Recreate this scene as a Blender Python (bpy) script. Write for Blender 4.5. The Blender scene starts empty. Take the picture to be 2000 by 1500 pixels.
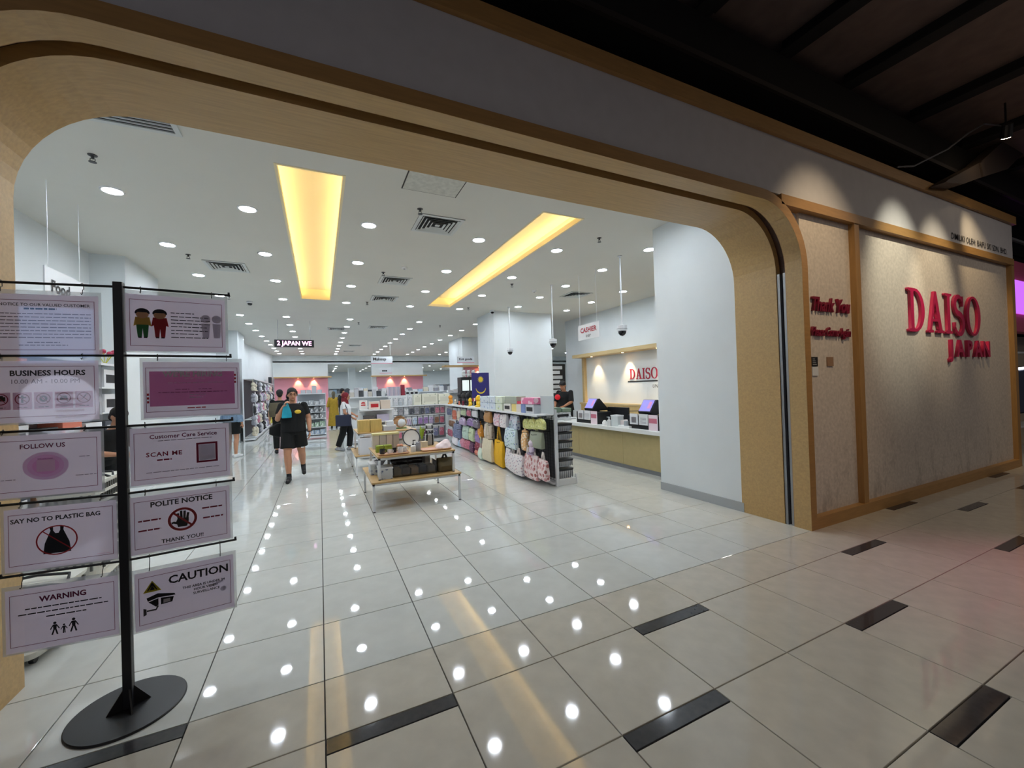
import bpy, bmesh, math, random
from math import sin, cos, pi, radians, sqrt, atan2
from mathutils import Vector, Matrix
random.seed(7)
SC = bpy.context.scene
COL = SC.collection
# ---------------------------------------------------------------- camera
cam_d = bpy.data.cameras.new('camera'); cam = bpy.data.objects.new('camera', cam_d); COL.objects.link(cam)
cam_d.sensor_width = 36.0; cam_d.lens = 792.81 * 36 / 2000; cam_d.clip_end = 200; cam_d.clip_start = .05
_r = Vector((.90321, -.42799, -.03229)); _u = Vector((.02603, -.02048, .99945)); _f = Vector((.42841, .90355, .00736))
_m = Matrix((_r, _u, -_f)).transposed().to_4x4(); _m.translation = (0, 0, 1.574)
cam.matrix_world = _m
SC.camera = cam
# ---------------------------------------------------------------- world, exposure
W = bpy.data.worlds.new('world'); SC.world = W; W.use_nodes = True
W.node_tree.nodes['Background'].inputs[0].default_value = (.48, .49, .62, 1)
W.node_tree.nodes['Background'].inputs[1].default_value = .065
SC.view_settings.view_transform = 'Standard'; SC.view_settings.look = 'None'
SC.view_settings.exposure = 0.0; SC.view_settings.gamma = 1.0; SC.view_settings.use_curve_mapping = False
DOWN_E = 160.0      # shop downlight disc radiance
COVE_E = 10.5       # led strips inside the two ceiling coves
SPOT_W = 175.0      # facade spot lamps
MALL_W = 29.0      # unseen fill lamps added behind the viewer for the mall corridor

# ---------------------------------------------------------------- materials
def lin(c):
    return tuple(((x/255)/12.92 if x/255 <= .04045 else ((x/255+.055)/1.055)**2.4) for x in c) + (1,)
MATS = {}
def mat(name, col, rough=.5, metal=0, noise=None, bump=0, emis=0, alpha=1, rand=0, stretch=None, spec=.5, coat=0, trans=0):
    """col in sRGB 0-255; noise=(scale, amount) mottles the colour; stretch scales the noise axes (wood grain)"""
    if name in MATS: return MATS[name]
    m = bpy.data.materials.new(name); MATS[name] = m; m.use_nodes = True
    nt = m.node_tree; b = nt.nodes['Principled BSDF']; L = nt.links
    c = lin(col)
    b.inputs['Base Color'].default_value = c; b.inputs['Roughness'].default_value = rough
    b.inputs['Metallic'].default_value = metal; b.inputs['Specular IOR Level'].default_value = spec
    b.inputs['Coat Weight'].default_value = coat; b.inputs['Coat Roughness'].default_value = .03
    b.inputs['Transmission Weight'].default_value = trans
    if alpha < 1: b.inputs['Alpha'].default_value = alpha
    if emis:
        b.inputs['Emission Color'].default_value = c; b.inputs['Emission Strength'].default_value = emis
    if noise or rand:
        n = nt.nodes.new('ShaderNodeTexNoise'); tc = nt.nodes.new('ShaderNodeTexCoord'); mp = nt.nodes.new('ShaderNodeMapping')
        if stretch: mp.inputs['Scale'].default_value = stretch
        L.new(tc.outputs['Object'], mp.inputs[0]); L.new(mp.outputs[0], n.inputs['Vector'])
        n.inputs['Scale'].default_value = noise[0] if noise else 3; n.inputs['Detail'].default_value = 5
        mr = nt.nodes.new('ShaderNodeMapRange'); amt = noise[1] if noise else 0
        mr.inputs[1].default_value = .3; mr.inputs[2].default_value = .7
        mr.inputs[3].default_value = 1-amt; mr.inputs[4].default_value = 1+amt
        L.new(n.outputs['Fac'], mr.inputs[0]); val = mr.outputs[0]
        if rand:
            oi = nt.nodes.new('ShaderNodeObjectInfo'); r2 = nt.nodes.new('ShaderNodeMapRange')
            r2.inputs[3].default_value = 1-rand; r2.inputs[4].default_value = 1+rand
            L.new(oi.outputs['Random'], r2.inputs[0])
            mu = nt.nodes.new('ShaderNodeMath'); mu.operation = 'MULTIPLY'; L.new(val, mu.inputs[0]); L.new(r2.outputs[0], mu.inputs[1]); val = mu.outputs[0]
        vm = nt.nodes.new('ShaderNodeVectorMath'); vm.operation = 'SCALE'; vm.inputs[0].default_value = c[:3]
        L.new(val, vm.inputs['Scale']); L.new(vm.outputs[0], b.inputs['Base Color'])
        if bump:
            bp = nt.nodes.new('ShaderNodeBump'); bp.inputs['Strength'].default_value = bump; bp.inputs['Distance'].default_value = .01
            L.new(n.outputs['Fac'], bp.inputs['Height']); L.new(bp.outputs[0], b.inputs['Normal'])
    return m
def printed(name, bg, fg, fg2=None, scale=18, size=.35, rough=.6):
    """cloth or card printed with blobs of one or two colours"""
    if name in MATS: return MATS[name]
    m = mat(name, bg, rough); nt = m.node_tree; b = nt.nodes['Principled BSDF']; L = nt.links
    tc = nt.nodes.new('ShaderNodeTexCoord'); v = nt.nodes.new('ShaderNodeTexVoronoi'); v.inputs['Scale'].default_value = scale
    L.new(tc.outputs['Object'], v.inputs['Vector'])
    lt = nt.nodes.new('ShaderNodeMath'); lt.operation = 'LESS_THAN'; lt.inputs[1].default_value = size
    L.new(v.outputs['Distance'], lt.inputs[0])
    mx = nt.nodes.new('ShaderNodeMix'); mx.data_type = 'RGBA'; mx.inputs['A'].default_value = lin(bg); mx.inputs['B'].default_value = lin(fg)
    L.new(lt.outputs[0], mx.inputs['Factor'])
    if fg2:
        m2 = nt.nodes.new('ShaderNodeMix'); m2.data_type = 'RGBA'; m2.inputs['A'].default_value = lin(fg); m2.inputs['B'].default_value = lin(fg2)
        sx = nt.nodes.new('ShaderNodeSeparateColor'); L.new(v.outputs['Color'], sx.inputs[0])
        gt = nt.nodes.new('ShaderNodeMath'); gt.operation = 'GREATER_THAN'; gt.inputs[1].default_value = .5
        L.new(sx.outputs[0], gt.inputs[0]); L.new(gt.outputs[0], m2.inputs['Factor']); L.new(m2.outputs['Result'], mx.inputs['B'])
    L.new(mx.outputs['Result'], b.inputs['Base Color'])
    return m
def glow(name, col, e):
    return mat(name, col, .5, emis=e)

# ---------------------------------------------------------------- mesh builder
class MB:
    def __init__(s, o=(0, 0, 0)):
        s.o = Vector(o); s.v = []; s.f = []
    def add(s, vs, fs, R=None, at=None):
        n = len(s.v)
        for p in vs:
            p = Vector(p)
            if R is not None: p = R @ p
            if at is not None: p = p + Vector(at)
            s.v.append(p - s.o)
        s.f += [tuple(i+n for i in f) for f in fs]; return s
    def box(s, x0, x1, y0, y1, z0, z1, R=None, at=None):
        vs = [(x, y, z) for x in (x0, x1) for y in (y0, y1) for z in (z0, z1)]
        return s.add(vs, [(0, 1, 3, 2), (4, 6, 7, 5), (0, 4, 5, 1), (2, 3, 7, 6), (0, 2, 6, 4), (1, 5, 7, 3)], R, at)
    def ext(s, poly, a0, a1, axis='y'):
        """extrude a closed 2-D polygon; axis y: poly=(x,z); axis z: poly=(x,y); axis x: poly=(y,z)"""
        n = len(poly)
        def P(p, a): return {'y': (p[0], a, p[1]), 'z': (p[0], p[1], a), 'x': (a, p[0], p[1])}[axis]
        vs = [P(p, a0) for p in poly] + [P(p, a1) for p in poly]
        fs = [tuple(range(n)), tuple(range(2*n-1, n-1, -1))] + [(i, (i+1) % n, n+(i+1) % n, n+i) for i in range(n)]
        return s.add(vs, fs)
    def strip(s, pa, pb, a0, a1, axis='y'):
        """solid between two open 2-D polylines pa (inner) and pb (outer), extruded"""
        n = len(pa)
        def P(p, a): return {'y': (p[0], a, p[1]), 'z': (p[0], p[1], a), 'x': (a, p[0], p[1])}[axis]
        vs = [P(p, a0) for p in pa]+[P(p, a0) for p in pb]+[P(p, a1) for p in pa]+[P(p, a1) for p in pb]
        fs = []
        for i in range(n-1):
            fs += [(i, i+1, n+i+1, n+i), (2*n+i, 3*n+i, 3*n+i+1, 2*n+i+1), (i, 2*n+i, 2*n+i+1, i+1), (n+i, n+i+1, 3*n+i+1, 3*n+i)]
        for i in (0, n-1): fs.append((i, n+i, 3*n+i, 2*n+i))
        return s.add(vs, fs)
    def cone(s, p1, p2, r1, r2=None, n=10, cap=True, sq=(1, 1), ref=None):
        p1, p2 = Vector(p1), Vector(p2); r2 = r1 if r2 is None else r2
        d = (p2-p1).normalized()
        a = Vector(ref) if ref else (Vector((1, 0, 0)) if abs(d.x) < .8 else Vector((0, 1, 0)))
        a = (a - d*a.dot(d)).normalized(); b = d.cross(a)
        vs = [p+(a*cos(2*pi*i/n)*sq[0]+b*sin(2*pi*i/n)*sq[1])*r for p, r in ((p1, r1), (p2, r2)) for i in range(n)]
        fs = [(i, (i+1) % n, n+(i+1) % n, n+i) for i in range(n)]
        if cap: fs += [tuple(range(n-1, -1, -1)), tuple(range(n, 2*n))]
        return s.add(vs, fs)
    def tube(s, pts, r, n=6, closed=False):
        pts = [Vector(p) for p in pts]; k = len(pts); vs = []; fs = []
        prev = None
        for i, p in enumerate(pts):
            if closed: d = pts[(i+1) % k]-pts[i-1]
            else: d = pts[min(i+1, k-1)]-pts[max(i-1, 0)]
            d.normalize()
            a = prev if prev is not None else (Vector((1, 0, 0)) if abs(d.x) < .8 else Vector((0, 1, 0)))
            a = (a-d*a.dot(d)).normalized(); prev = a; b = d.cross(a)
            rr = r[i] if isinstance(r, (list, tuple)) else r
            vs += [p+(a*cos(2*pi*j/n)+b*sin(2*pi*j/n))*rr for j in range(n)]
        for i in range(k if closed else k-1):
            i2 = (i+1) % k
            fs += [(i*n+j, i*n+(j+1) % n, i2*n+(j+1) % n, i2*n+j) for j in range(n)]
        if not closed: fs += [tuple(range(n-1, -1, -1)), tuple((k-1)*n+j for j in range(n))]
        return s.add(vs, fs)
    def lathe(s, prof, at=(0, 0, 0), n=20, sx=1, sy=1, ring=False):
        vs = []; fs = []; k = len(prof)
        for r, z in prof: vs += [(r*cos(2*pi*j/n)*sx, r*sin(2*pi*j/n)*sy, z) for j in range(n)]
        for i in range(k-1): fs += [(i*n+j, i*n+(j+1) % n, (i+1)*n+(j+1) % n, (i+1)*n+j) for j in range(n)]
        if ring: return s.add(vs, fs, None, at)
        if prof[0][0] > 1e-6: fs.append(tuple(range(n-1, -1, -1)))
        if prof[-1][0] > 1e-6: fs.append(tuple((k-1)*n+j for j in range(n)))
        return s.add(vs, fs, None, at)
    def ball(s, c, r, nu=10, nv=7, R=None):
        r = (r, r, r) if not isinstance(r, (tuple, list)) else r
        vs = [(0, 0, -r[2])]; fs = []
        for i in range(1, nv):
            t = -pi/2+pi*i/nv
            vs += [(r[0]*cos(t)*cos(2*pi*j/nu), r[1]*cos(t)*sin(2*pi*j/nu), r[2]*sin(t)) for j in range(nu)]
        vs.append((0, 0, r[2])); top = len(vs)-1
        for j in range(nu):
            fs.append((0, 1+(j+1) % nu, 1+j)); fs.append((top, top-nu+j, top-nu+(j+1) % nu))
            for i in range(nv-2): fs.append((1+i*nu+j, 1+i*nu+(j+1) % nu, 1+(i+1)*nu+(j+1) % nu, 1+(i+1)*nu+j))
        return s.add(vs, fs, R, c)
    def cap(s, p1, r1, p2, r2, n=10, sq=(1, 1), ref=None):
        """tapered capsule (for the remeshed bodies)"""
        s.cone(p1, p2, r1, r2, n, True, sq, ref); s.ball(p1, r1*min(sq), n, 6); return s.ball(p2, r2*min(sq), n, 6)
    def loft(s, rings, n=16):
        """rings: (centre, rx, ry[, yaw]) horizontal ellipses bottom to top"""
        vs = []; fs = []; k = len(rings)
        for R in rings:
            c = R[0]; a = R[3] if len(R) > 3 else 0; pw = R[4] if len(R) > 4 else 1
            for j in range(n):
                t = 2*pi*j/n; ct, st = cos(t), sin(t)
                x = R[1]*math.copysign(abs(ct)**pw, ct); y = R[2]*math.copysign(abs(st)**pw, st)
                vs.append((c[0]+x*cos(a)-y*sin(a), c[1]+x*sin(a)+y*cos(a), c[2]))
        for i in range(k-1): fs += [(i*n+j, i*n+(j+1) % n, (i+1)*n+(j+1) % n, (i+1)*n+j) for j in range(n)]
        fs += [tuple(range(n-1, -1, -1)), tuple((k-1)*n+j for j in range(n))]
        return s.add(vs, fs)
    def mesh(s, name, m=None, smooth=False):
        me = bpy.data.meshes.new(name); me.from_pydata([tuple(p) for p in s.v], [], s.f)
        bm = bmesh.new(); bm.from_mesh(me); bmesh.ops.recalc_face_normals(bm, faces=bm.faces); bm.to_mesh(me); bm.free()
        if smooth:
            me.polygons.foreach_set('use_smooth', [True]*len(me.polygons))
            if smooth != 'all':
                try: me.set_sharp_from_angle(angle=radians(40))
                except Exception: pass
        if m: me.materials.append(m)
        return me
    def build(s, name, m, parent=None, smooth=False, bevel=0):
        o = link(name, s.mesh(name, m, smooth), parent)
        if parent is None: o.location = s.o
        if bevel:
            b = o.modifiers.new('bevel', 'BEVEL'); b.width = bevel; b.segments = 2; b.limit_method = 'ANGLE'
        return o
def link(name, data, parent=None, loc=None):
    o = bpy.data.objects.new(name, data); COL.objects.link(o)
    if parent is not None: o.parent = parent
    if loc is not None: o.location = loc
    return o
def tag(o, label, cat, group=None):
    o['label'] = label; o['category'] = cat
    if group: o['group'] = group
    return o
def thing(name, label, cat, loc=(0, 0, 0), rz=0, group=None):
    o = link(name, None, None, loc); o.rotation_euler = (0, 0, rz); o.empty_display_size = .1
    return tag(o, label, cat, group)
def struct(o):
    o['kind'] = 'structure'; return o
def stuff(o):
    o['kind'] = 'stuff'; return o
def clone(root, loc=None, rz=None, label=None, group=None):
    r = root.copy(); COL.objects.link(r)
    if loc is not None: r.location = loc
    if rz is not None: r.rotation_euler[2] = rz
    if label: r['label'] = label
    if group: r['group'] = group
    for ch in root.children:
        c = ch.copy(); COL.objects.link(c); c.parent = r
        for g in ch.children:
            d = g.copy(); COL.objects.link(d); d.parent = c
    return r
ORD = ['first', 'second', 'third', 'fourth', 'fifth', 'sixth', 'seventh', 'eighth', 'ninth', 'tenth', 'eleventh', 'twelfth', 'thirteenth', 'fourteenth', 'fifteenth', 'sixteenth', 'seventeenth', 'eighteenth', 'nineteenth', 'twentieth']

# flat lettering and outlines -----------------------------------------------------------
_tc = {}
def place2d(me0, name, m, at, R, U, parent, o, sx=1, sy=1):
    """copy a flat x/y(/z) mesh into the plane spanned by R and U; z goes out along R x U"""
    R = Vector(R).normalized(); U = Vector(U).normalized(); N = R.cross(U); at = Vector(at); o = Vector(o)
    me = me0.copy(); me.name = name
    for v in me.vertices:
        p = v.co.copy(); v.co = at + R*(p.x*sx) + U*(p.y*sy) + N*p.z - o
    me.materials.clear(); me.materials.append(m)
    ob = link(name, me, parent)
    if parent is None: ob.location = o
    return ob
def text(s, size, m, at, R, U, parent=None, o=(0, 0, 0), name='lettering', align='CENTER', ex=0, shear=0, off=0, sx=1, spacing=1):
    key = (s, align, ex/size, shear, off, spacing)
    if key not in _tc:
        cu = bpy.data.curves.new('t', 'FONT'); cu.body = s; cu.size = 1; cu.align_x = align; cu.align_y = 'CENTER'
        cu.extrude = ex/size; cu.shear = shear; cu.offset = off; cu.resolution_u = 2; cu.space_character = spacing
        ob = bpy.data.objects.new('t', cu); _tc[key] = bpy.data.meshes.new_from_object(ob)
        bpy.data.objects.remove(ob); bpy.data.curves.remove(cu)
    me = _tc[key].copy()
    for v in me.vertices: v.co *= size
    r = place2d(me, name, m, at, R, U, parent, o, sx); bpy.data.meshes.remove(me); return r
def shape2d(splines, ex=0):
    """flat filled outline with holes; splines: list of point lists"""
    cu = bpy.data.curves.new('s', 'CURVE'); cu.dimensions = '2D'; cu.fill_mode = 'BOTH'; cu.extrude = ex
    for pts in splines:
        sp = cu.splines.new('POLY'); sp.points.add(len(pts)-1); sp.use_cyclic_u = True
        for q, p in zip(sp.points, pts): q.co = (p[0], p[1], 0, 1)
    ob = bpy.data.objects.new('s', cu); me = bpy.data.meshes.new_from_object(ob)
    bpy.data.objects.remove(ob); bpy.data.curves.remove(cu); return me
def circ(cx, cy, r, n=28, ry=None): return [(cx+r*cos(2*pi*i/n), cy+(ry or r)*sin(2*pi*i/n)) for i in range(n)]
def rect(x0, x1, y0, y1): return [(x0, y0), (x1, y0), (x1, y1), (x0, y1)]
def ribbon(pts, w):
    """polygon around a centre line; w: width or list of widths"""
    L = []; Rr = []
    for i, p in enumerate(pts):
        a = pts[max(i-1, 0)]; b = pts[min(i+1, len(pts)-1)]
        dx, dy = b[0]-a[0], b[1]-a[1]; l = sqrt(dx*dx+dy*dy) or 1
        ww = (w[i] if isinstance(w, list) else w)/2
        L.append((p[0]-dy/l*ww, p[1]+dx/l*ww)); Rr.append((p[0]+dy/l*ww, p[1]-dx/l*ww))
    return L+Rr[::-1]
def remesh(o, vox, it=3):
    r = o.modifiers.new('voxel', 'REMESH'); r.mode = 'VOXEL'; r.voxel_size = vox; r.use_smooth_shade = True
    s = o.modifiers.new('smooth', 'SMOOTH'); s.factor = .5; s.iterations = it
    return o

def paper(name, col, k=.4):
    """thin sheet that lets part of the light through"""
    m = mat(name, col, .75); nt = m.node_tree; L = nt.links; b = nt.nodes['Principled BSDF']; out = nt.nodes['Material Output']
    t = nt.nodes.new('ShaderNodeBsdfTranslucent'); t.inputs[0].default_value = lin(col); x = nt.nodes.new('ShaderNodeMixShader'); x.inputs[0].default_value = k
    L.new(b.outputs[0], x.inputs[1]); L.new(t.outputs[0], x.inputs[2]); L.new(x.outputs[0], out.inputs[0]); return m
def film(name, f0=.06, rough=.03):
    """clear plastic film: see-through with a mirror-like sheen"""
    m = bpy.data.materials.new(name); m.use_nodes = True; nt = m.node_tree; L = nt.links; nt.nodes.remove(nt.nodes['Principled BSDF']); out = nt.nodes['Material Output']
    t = nt.nodes.new('ShaderNodeBsdfTransparent'); g = nt.nodes.new('ShaderNodeBsdfGlossy'); g.inputs['Roughness'].default_value = rough; x = nt.nodes.new('ShaderNodeMixShader')
    f = nt.nodes.new('ShaderNodeFresnel'); f.inputs['IOR'].default_value = 1.6
    L.new(f.outputs[0], x.inputs[0]); L.new(t.outputs[0], x.inputs[1]); L.new(g.outputs[0], x.inputs[2]); L.new(x.outputs[0], out.inputs[0]); MATS[name] = m; return m
# ================================================================ MATERIAL PALETTE
WHITE = mat('wall_paint', (226, 232, 234), .55, noise=(2.2, .02))
CEILW = mat('ceiling_paint', (216, 215, 207), .7, noise=(1.5, .015))
WOODX = mat('oak_veneer_x', (190, 157, 104), .42, noise=(9, .10), stretch=(.35, 6, 6))
WOODZ = mat('oak_veneer_z', (190, 157, 104), .42, noise=(9, .10), stretch=(6, 6, .35))
WOODD = mat('oak_edge', (168, 128, 76), .45, noise=(9, .10), stretch=(.5, 5, 5))
WOODDZ = mat('oak_edge_z', (168, 128, 76), .45, noise=(9, .10), stretch=(5, 5, .5))
DARKWOOD = mat('dark_brown_lining', (70, 44, 30), .5)
STONE = mat('speckled_stone_panel', (205, 195, 184), .55, noise=(26, .12), bump=.1)
def scuff(m, z1=1.15, amt=.55):
    """grey scuff marks on the lower part of a wall panel"""
    nt = m.node_tree; L = nt.links; b = nt.nodes['Principled BSDF']; src = b.inputs['Base Color'].links[0].from_socket
    tc = nt.nodes.new('ShaderNodeTexCoord'); sp = nt.nodes.new('ShaderNodeSeparateXYZ'); L.new(tc.outputs['Object'], sp.inputs[0])
    g = nt.nodes.new('ShaderNodeMapRange'); g.inputs[1].default_value = z1; g.inputs[2].default_value = .25; L.new(sp.outputs['Z'], g.inputs[0])
    mp = nt.nodes.new('ShaderNodeMapping'); mp.inputs['Scale'].default_value = (1.6, 1, .7); L.new(tc.outputs['Object'], mp.inputs[0])
    n = nt.nodes.new('ShaderNodeTexNoise'); n.inputs['Scale'].default_value = 4; n.inputs['Detail'].default_value = 8; n.inputs['Roughness'].default_value = .75; L.new(mp.outputs[0], n.inputs['Vector'])
    r = nt.nodes.new('ShaderNodeMapRange'); r.inputs[1].default_value = .52; r.inputs[2].default_value = .72; L.new(n.outputs['Fac'], r.inputs[0])
    mu = nt.nodes.new('ShaderNodeMath'); mu.operation = 'MULTIPLY'; L.new(g.outputs[0], mu.inputs[0]); L.new(r.outputs[0], mu.inputs[1])
    m2 = nt.nodes.new('ShaderNodeMath'); m2.operation = 'MULTIPLY'; m2.inputs[1].default_value = amt; L.new(mu.outputs[0], m2.inputs[0])
    mx = nt.nodes.new('ShaderNodeMix'); mx.data_type = 'RGBA'; L.new(m2.outputs[0], mx.inputs['Factor']); L.new(src, mx.inputs['A']); mx.inputs['B'].default_value = lin((92, 84, 78)); L.new(mx.outputs['Result'], b.inputs['Base Color'])
scuff(STONE)
FASCIA = mat('fascia_paint', (200, 198, 200), .6, noise=(8, .03))
TILE = mat('polished_cream_tile', (202, 204, 199), .03, noise=(7, .045), rand=.02, spec=.75)
TILEM = mat('polished_beige_tile', (196, 190, 176), .05, noise=(9, .06), rand=.025)
TILED = mat('polished_charcoal_tile', (58, 57, 60), .08, noise=(30, .15))
GROUT = mat('dark_grout', (58, 54, 50), .8)
BLACK = mat('matt_black_metal', (22, 22, 25), .45)
BLACKP = mat('black_plastic', (18, 18, 21), .4)
BLACKD = mat('black_void_paint', (20, 18, 19), .9)
DECK = mat('dark_ceiling_deck', (112, 96, 92), .9, noise=(6, .12))
GREYM = mat('grey_steel', (150, 152, 156), .35, metal=.6)
SILV = mat('white_powder_coat', (222, 225, 228), .4)
SHELFW = mat('shelf_white', (226, 229, 230), .45)
CRIMSON = mat('crimson_acrylic', (186, 32, 78), .3)
MAROON = mat('maroon_acrylic', (122, 14, 44), .35)
INK = mat('black_ink', (24, 22, 26), .6)
GLASSP = film('clear_acrylic')
GREYW = mat('grey_skirting', (172, 176, 178), .4)
PINKW = mat('pink_wall_paint', (219, 150, 164), .55)

# ================================================================ FLOOR
X0, S0, M0, T, G = -.0166, 2.4806, 2.0619, .6, .0060
floor = struct(MB((0, 0, 0)).box(-6, 18, -8, 42, -.12, -.012).build('floor', GROUT))
DT = {(0, 'a'): 0, (3, 'a'): 0, (7, 'a'): 0, (11, 'a'): 0, (14, 'a'): 0, (2, 'b'): 0, (5, 'b'): 0, (9, 'b'): 0, (12, 'b'): 0, (4, 'c'): 0, (7, 'c'): 0, (-2, 's'): 0, (10, 's'): 0, (15, 's'): 0, (1, 'c'): 0, (6, 'd'): 0, (3, 'd'): 0}
rows = [(S0+T*j, S0+T*(j+1), 'i%d' % j) for j in range(0, 66)] + [(M0, S0, 's')] + [(M0-T*(k+1), M0-T*k, 'abcdefghijkl'[k]) for k in range(9)]
tl = []
for (y0, y1, key) in rows:
    for i in range(-9, 28):
        x0 = X0+T*i; x1 = x0+T
        cx, cy = (x0+x1)/2, (y0+y1)/2
        dep = cx*_f.x+cy*_f.y; lat = cx*_r.x+cy*_r.y
        if dep < .35 or abs(lat) > dep*1.34+.5: continue          # outside the view
        if key[0] == 'i' and (x0 < -3.4 or y0 > 38): continue
        y1d = y1
        if (i, key) in DT:
            tl.append((dep+.05, x0, x1, y1-.09, y1, TILED)); y1d = y1-.09
        if dep < 1.05: continue
        tl.append((dep, x0, x1, y0, y1d, TILE if key[0] == 'i' else TILEM))
tl.sort(key=lambda t: t[0])
_tm = {}
far = MB()
n_t = 0
for dep, x0, x1, y0, y1, m in tl:
    g = G/2
    if m is TILED or n_t < 285:
        w, d = round(x1-x0-G, 4), round(y1-y0-G, 4); k = (w, d, m.name)
        if k not in _tm:
            b = .0015
            _tm[k] = MB().box(-w/2, w/2, -d/2, d/2, -.012, -b).mesh('tile', m)
            mb = MB().loft([((0, 0, -.012), 1, 1)]*2, 4); mb.v = []; mb.f = []
            vs = [(-w/2, -d/2, -.012), (w/2, -d/2, -.012), (w/2, d/2, -.012), (-w/2, d/2, -.012), (-w/2, -d/2, -b), (w/2, -d/2, -b), (w/2, d/2, -b), (-w/2, d/2, -b), (-w/2+b, -d/2+b, 0), (w/2-b, -d/2+b, 0), (w/2-b, d/2-b, 0), (-w/2+b, d/2-b, 0)]
            mb.add(vs, [(0, 1, 5, 4), (1, 2, 6, 5), (2, 3, 7, 6), (3, 0, 4, 7), (4, 5, 9, 8), (5, 6, 10, 9), (6, 7, 11, 10), (7, 4, 8, 11), (8, 9, 10, 11)])
            _tm[k] = mb.mesh('tile', m)
        link('dark_tile' if m is TILED else 'tile', _tm[k], floor, ((x0+x1)/2, (y0+y1)/2, 0)); n_t += 1
    else:
        far.box(x0+g, x1-g, y0+g, y1-g, -.012, 0)
stuff(far.build('distant_tile_field', TILE, floor))
nearpad = MB().box(-3, 4, -6, .3, -.012, 0).build('corridor_floor_behind', TILEM, floor)

# ================================================================ SHOP SHELL
ZC = 3.83
C1, C2 = (-.33, .285, 4.535, 10.78), (2.685, 3.295, 4.54, 10.8)
xs = [-3.4, C1[0], C1[1], C2[0], C2[1], 18]; ys = [3.2, 4.5375, 10.79, 27.0]
cm = MB()
for i in range(5):
    for j in range(3):
        if j == 1 and i in (1, 3): continue
        cm.box(xs[i], xs[i+1], ys[j], ys[j+1], ZC, ZC+.06)
cm.box(-3.4, 18, 3.2, 27, ZC+.55, ZC+.6)
struct(cm.build('ceiling', CEILW))
struct(MB().box(-3.4, 18, 27.0, 42, 3.42, 3.5).build('ceiling', CEILW))
COVEP = mat('cove_yellow_paint', (246, 232, 190), .6)
LEDY = glow('cove_led_strip', (255, 232, 178), COVE_E)
for k, (a, b, c, d) in enumerate((C1, C2)):
    t = thing('cove_light', ['long yellow lit ceiling cove, the left of the two, running into the shop', 'long yellow lit ceiling cove, the right of the two, nearer the cashier'][k], 'ceiling light', ((a+b)/2, c, ZC))
    o = t.location; w = .14
    rc = MB(o); h = .24
    rc.box(a-w, b+w, c-.02, d+.02, ZC+h, ZC+h+.02)
    rc.box(a-w-.02, a-w, c-.02, d+.02, ZC+.061, ZC+h); rc.box(b+w, b+w+.02, c-.02, d+.02, ZC+.061, ZC+h)
    rc.box(a-w, b+w, c-.02, c, ZC+.061, ZC+h); rc.box(a-w, b+w, d, d+.02, ZC+.061, ZC+h)
    rc.build('cove_recess', COVEP, t)
    lp = MB(o)
    lp.box(a-.02, a+.006, c-.02, d+.02, ZC-.004, ZC+.07); lp.box(b-.006, b+.02, c-.02, d+.02, ZC-.004, ZC+.07)
    lp.box(a+.006, b-.006, c-.02, c+.006, ZC-.004, ZC+.07); lp.box(a+.006, b-.006, d-.006, d+.02, ZC-.004, ZC+.07)
    lp.build('cove_lip', COVEP, t)
    for s in ((a-.1, a-.06), (b+.06, b+.1)):
        MB(o).box(s[0], s[1], c+.05, d-.05, ZC+.065, ZC+.08).build('led_strip', LEDY, t)
# walls -------------------------------------------------------------
struct(MB().box(-3.3, -3.14, 3.2, 18.1, 0, ZC).build('wall_left', WHITE))
struct(MB().ext([(-3.3, 18.1), (-2.95, 18.1), (-2.86, 21.5), (-2.40, 27.1), (-3.3, 27.1)], 0, ZC, 'z').build('wall_left', WHITE))
struct(MB().box(-3.14, -2.72, 8.34, 9.8, 0, ZC).build('wall_left_pier', WHITE))
struct(MB().box(-3.14, -2.52, 16.7, 18.1, 0, ZC).build('wall_left_pier', WHITE))
wr = struct(MB((4.52, 3.2, 0)).box(4.52, 8.2, 3.2, 4.5, 0, ZC).build('wall_right', WHITE))
MB((4.52, 3.2, 0)).box(4.506, 4.52, 3.2, 4.5, 0, .11).build('skirting', GREYW, wr)
struct(MB().box(7.95, 8.2, 4.5, 12.2, 0, ZC).build('wall_cashier', WHITE))
struct(MB().box(4.66, 6.63, 10.97, 12.3, 0, ZC).build('wall_pillar', WHITE))
struct(MB().box(5.66, 7.7, 16.9, 18.9, 0, ZC).build('wall_pillar', WHITE))
# back wall with its two openings and the space beyond
bw = MB()
bw.box(-3.3, .48, 27, 27.3, 0, ZC); bw.box(3.0, 6.25, 27, 27.3, 0, ZC); bw.box(.48, 3.0, 27, 27.3, 3.32, ZC); bw.box(6.25, 18, 27, 27.3, 3.32, ZC)
struct(bw.build('wall_back', WHITE))
struct(MB().box(-6, 18, 40, 40.2, 0, 3.5).build('wall_far', WHITE))
struct(MB().box(-6, -5.8, 27.3, 40, 0, 3.5).build('wall_far_left', WHITE))
struct(MB().box(17.8, 18, 12, 40, 0, ZC).build('wall_far_right', WHITE))
struct(MB().box(8.2, 18, 12.0, 12.2, 0, ZC).build('wall_right_return', WHITE))
struct(MB().box(2.0, 2.5, 33, 33.5, 0, 3.42).build('wall_pillar', WHITE))
# pink feature panels below the canopies on the back wall
for k, (a, b) in enumerate(((-2.34, .47), (3.28, 6.22))):
    p = struct(MB((a, 27, 0)).box(a, b, 26.9, 27, 0, 2.5).build('wall_pink_panel', PINKW))
    MB((a, 27, 0)).box(a-.35 if k else a, b+.2, 26.55, 26.999, 2.5, 2.57).build('canopy', WOODX, p)

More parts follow.
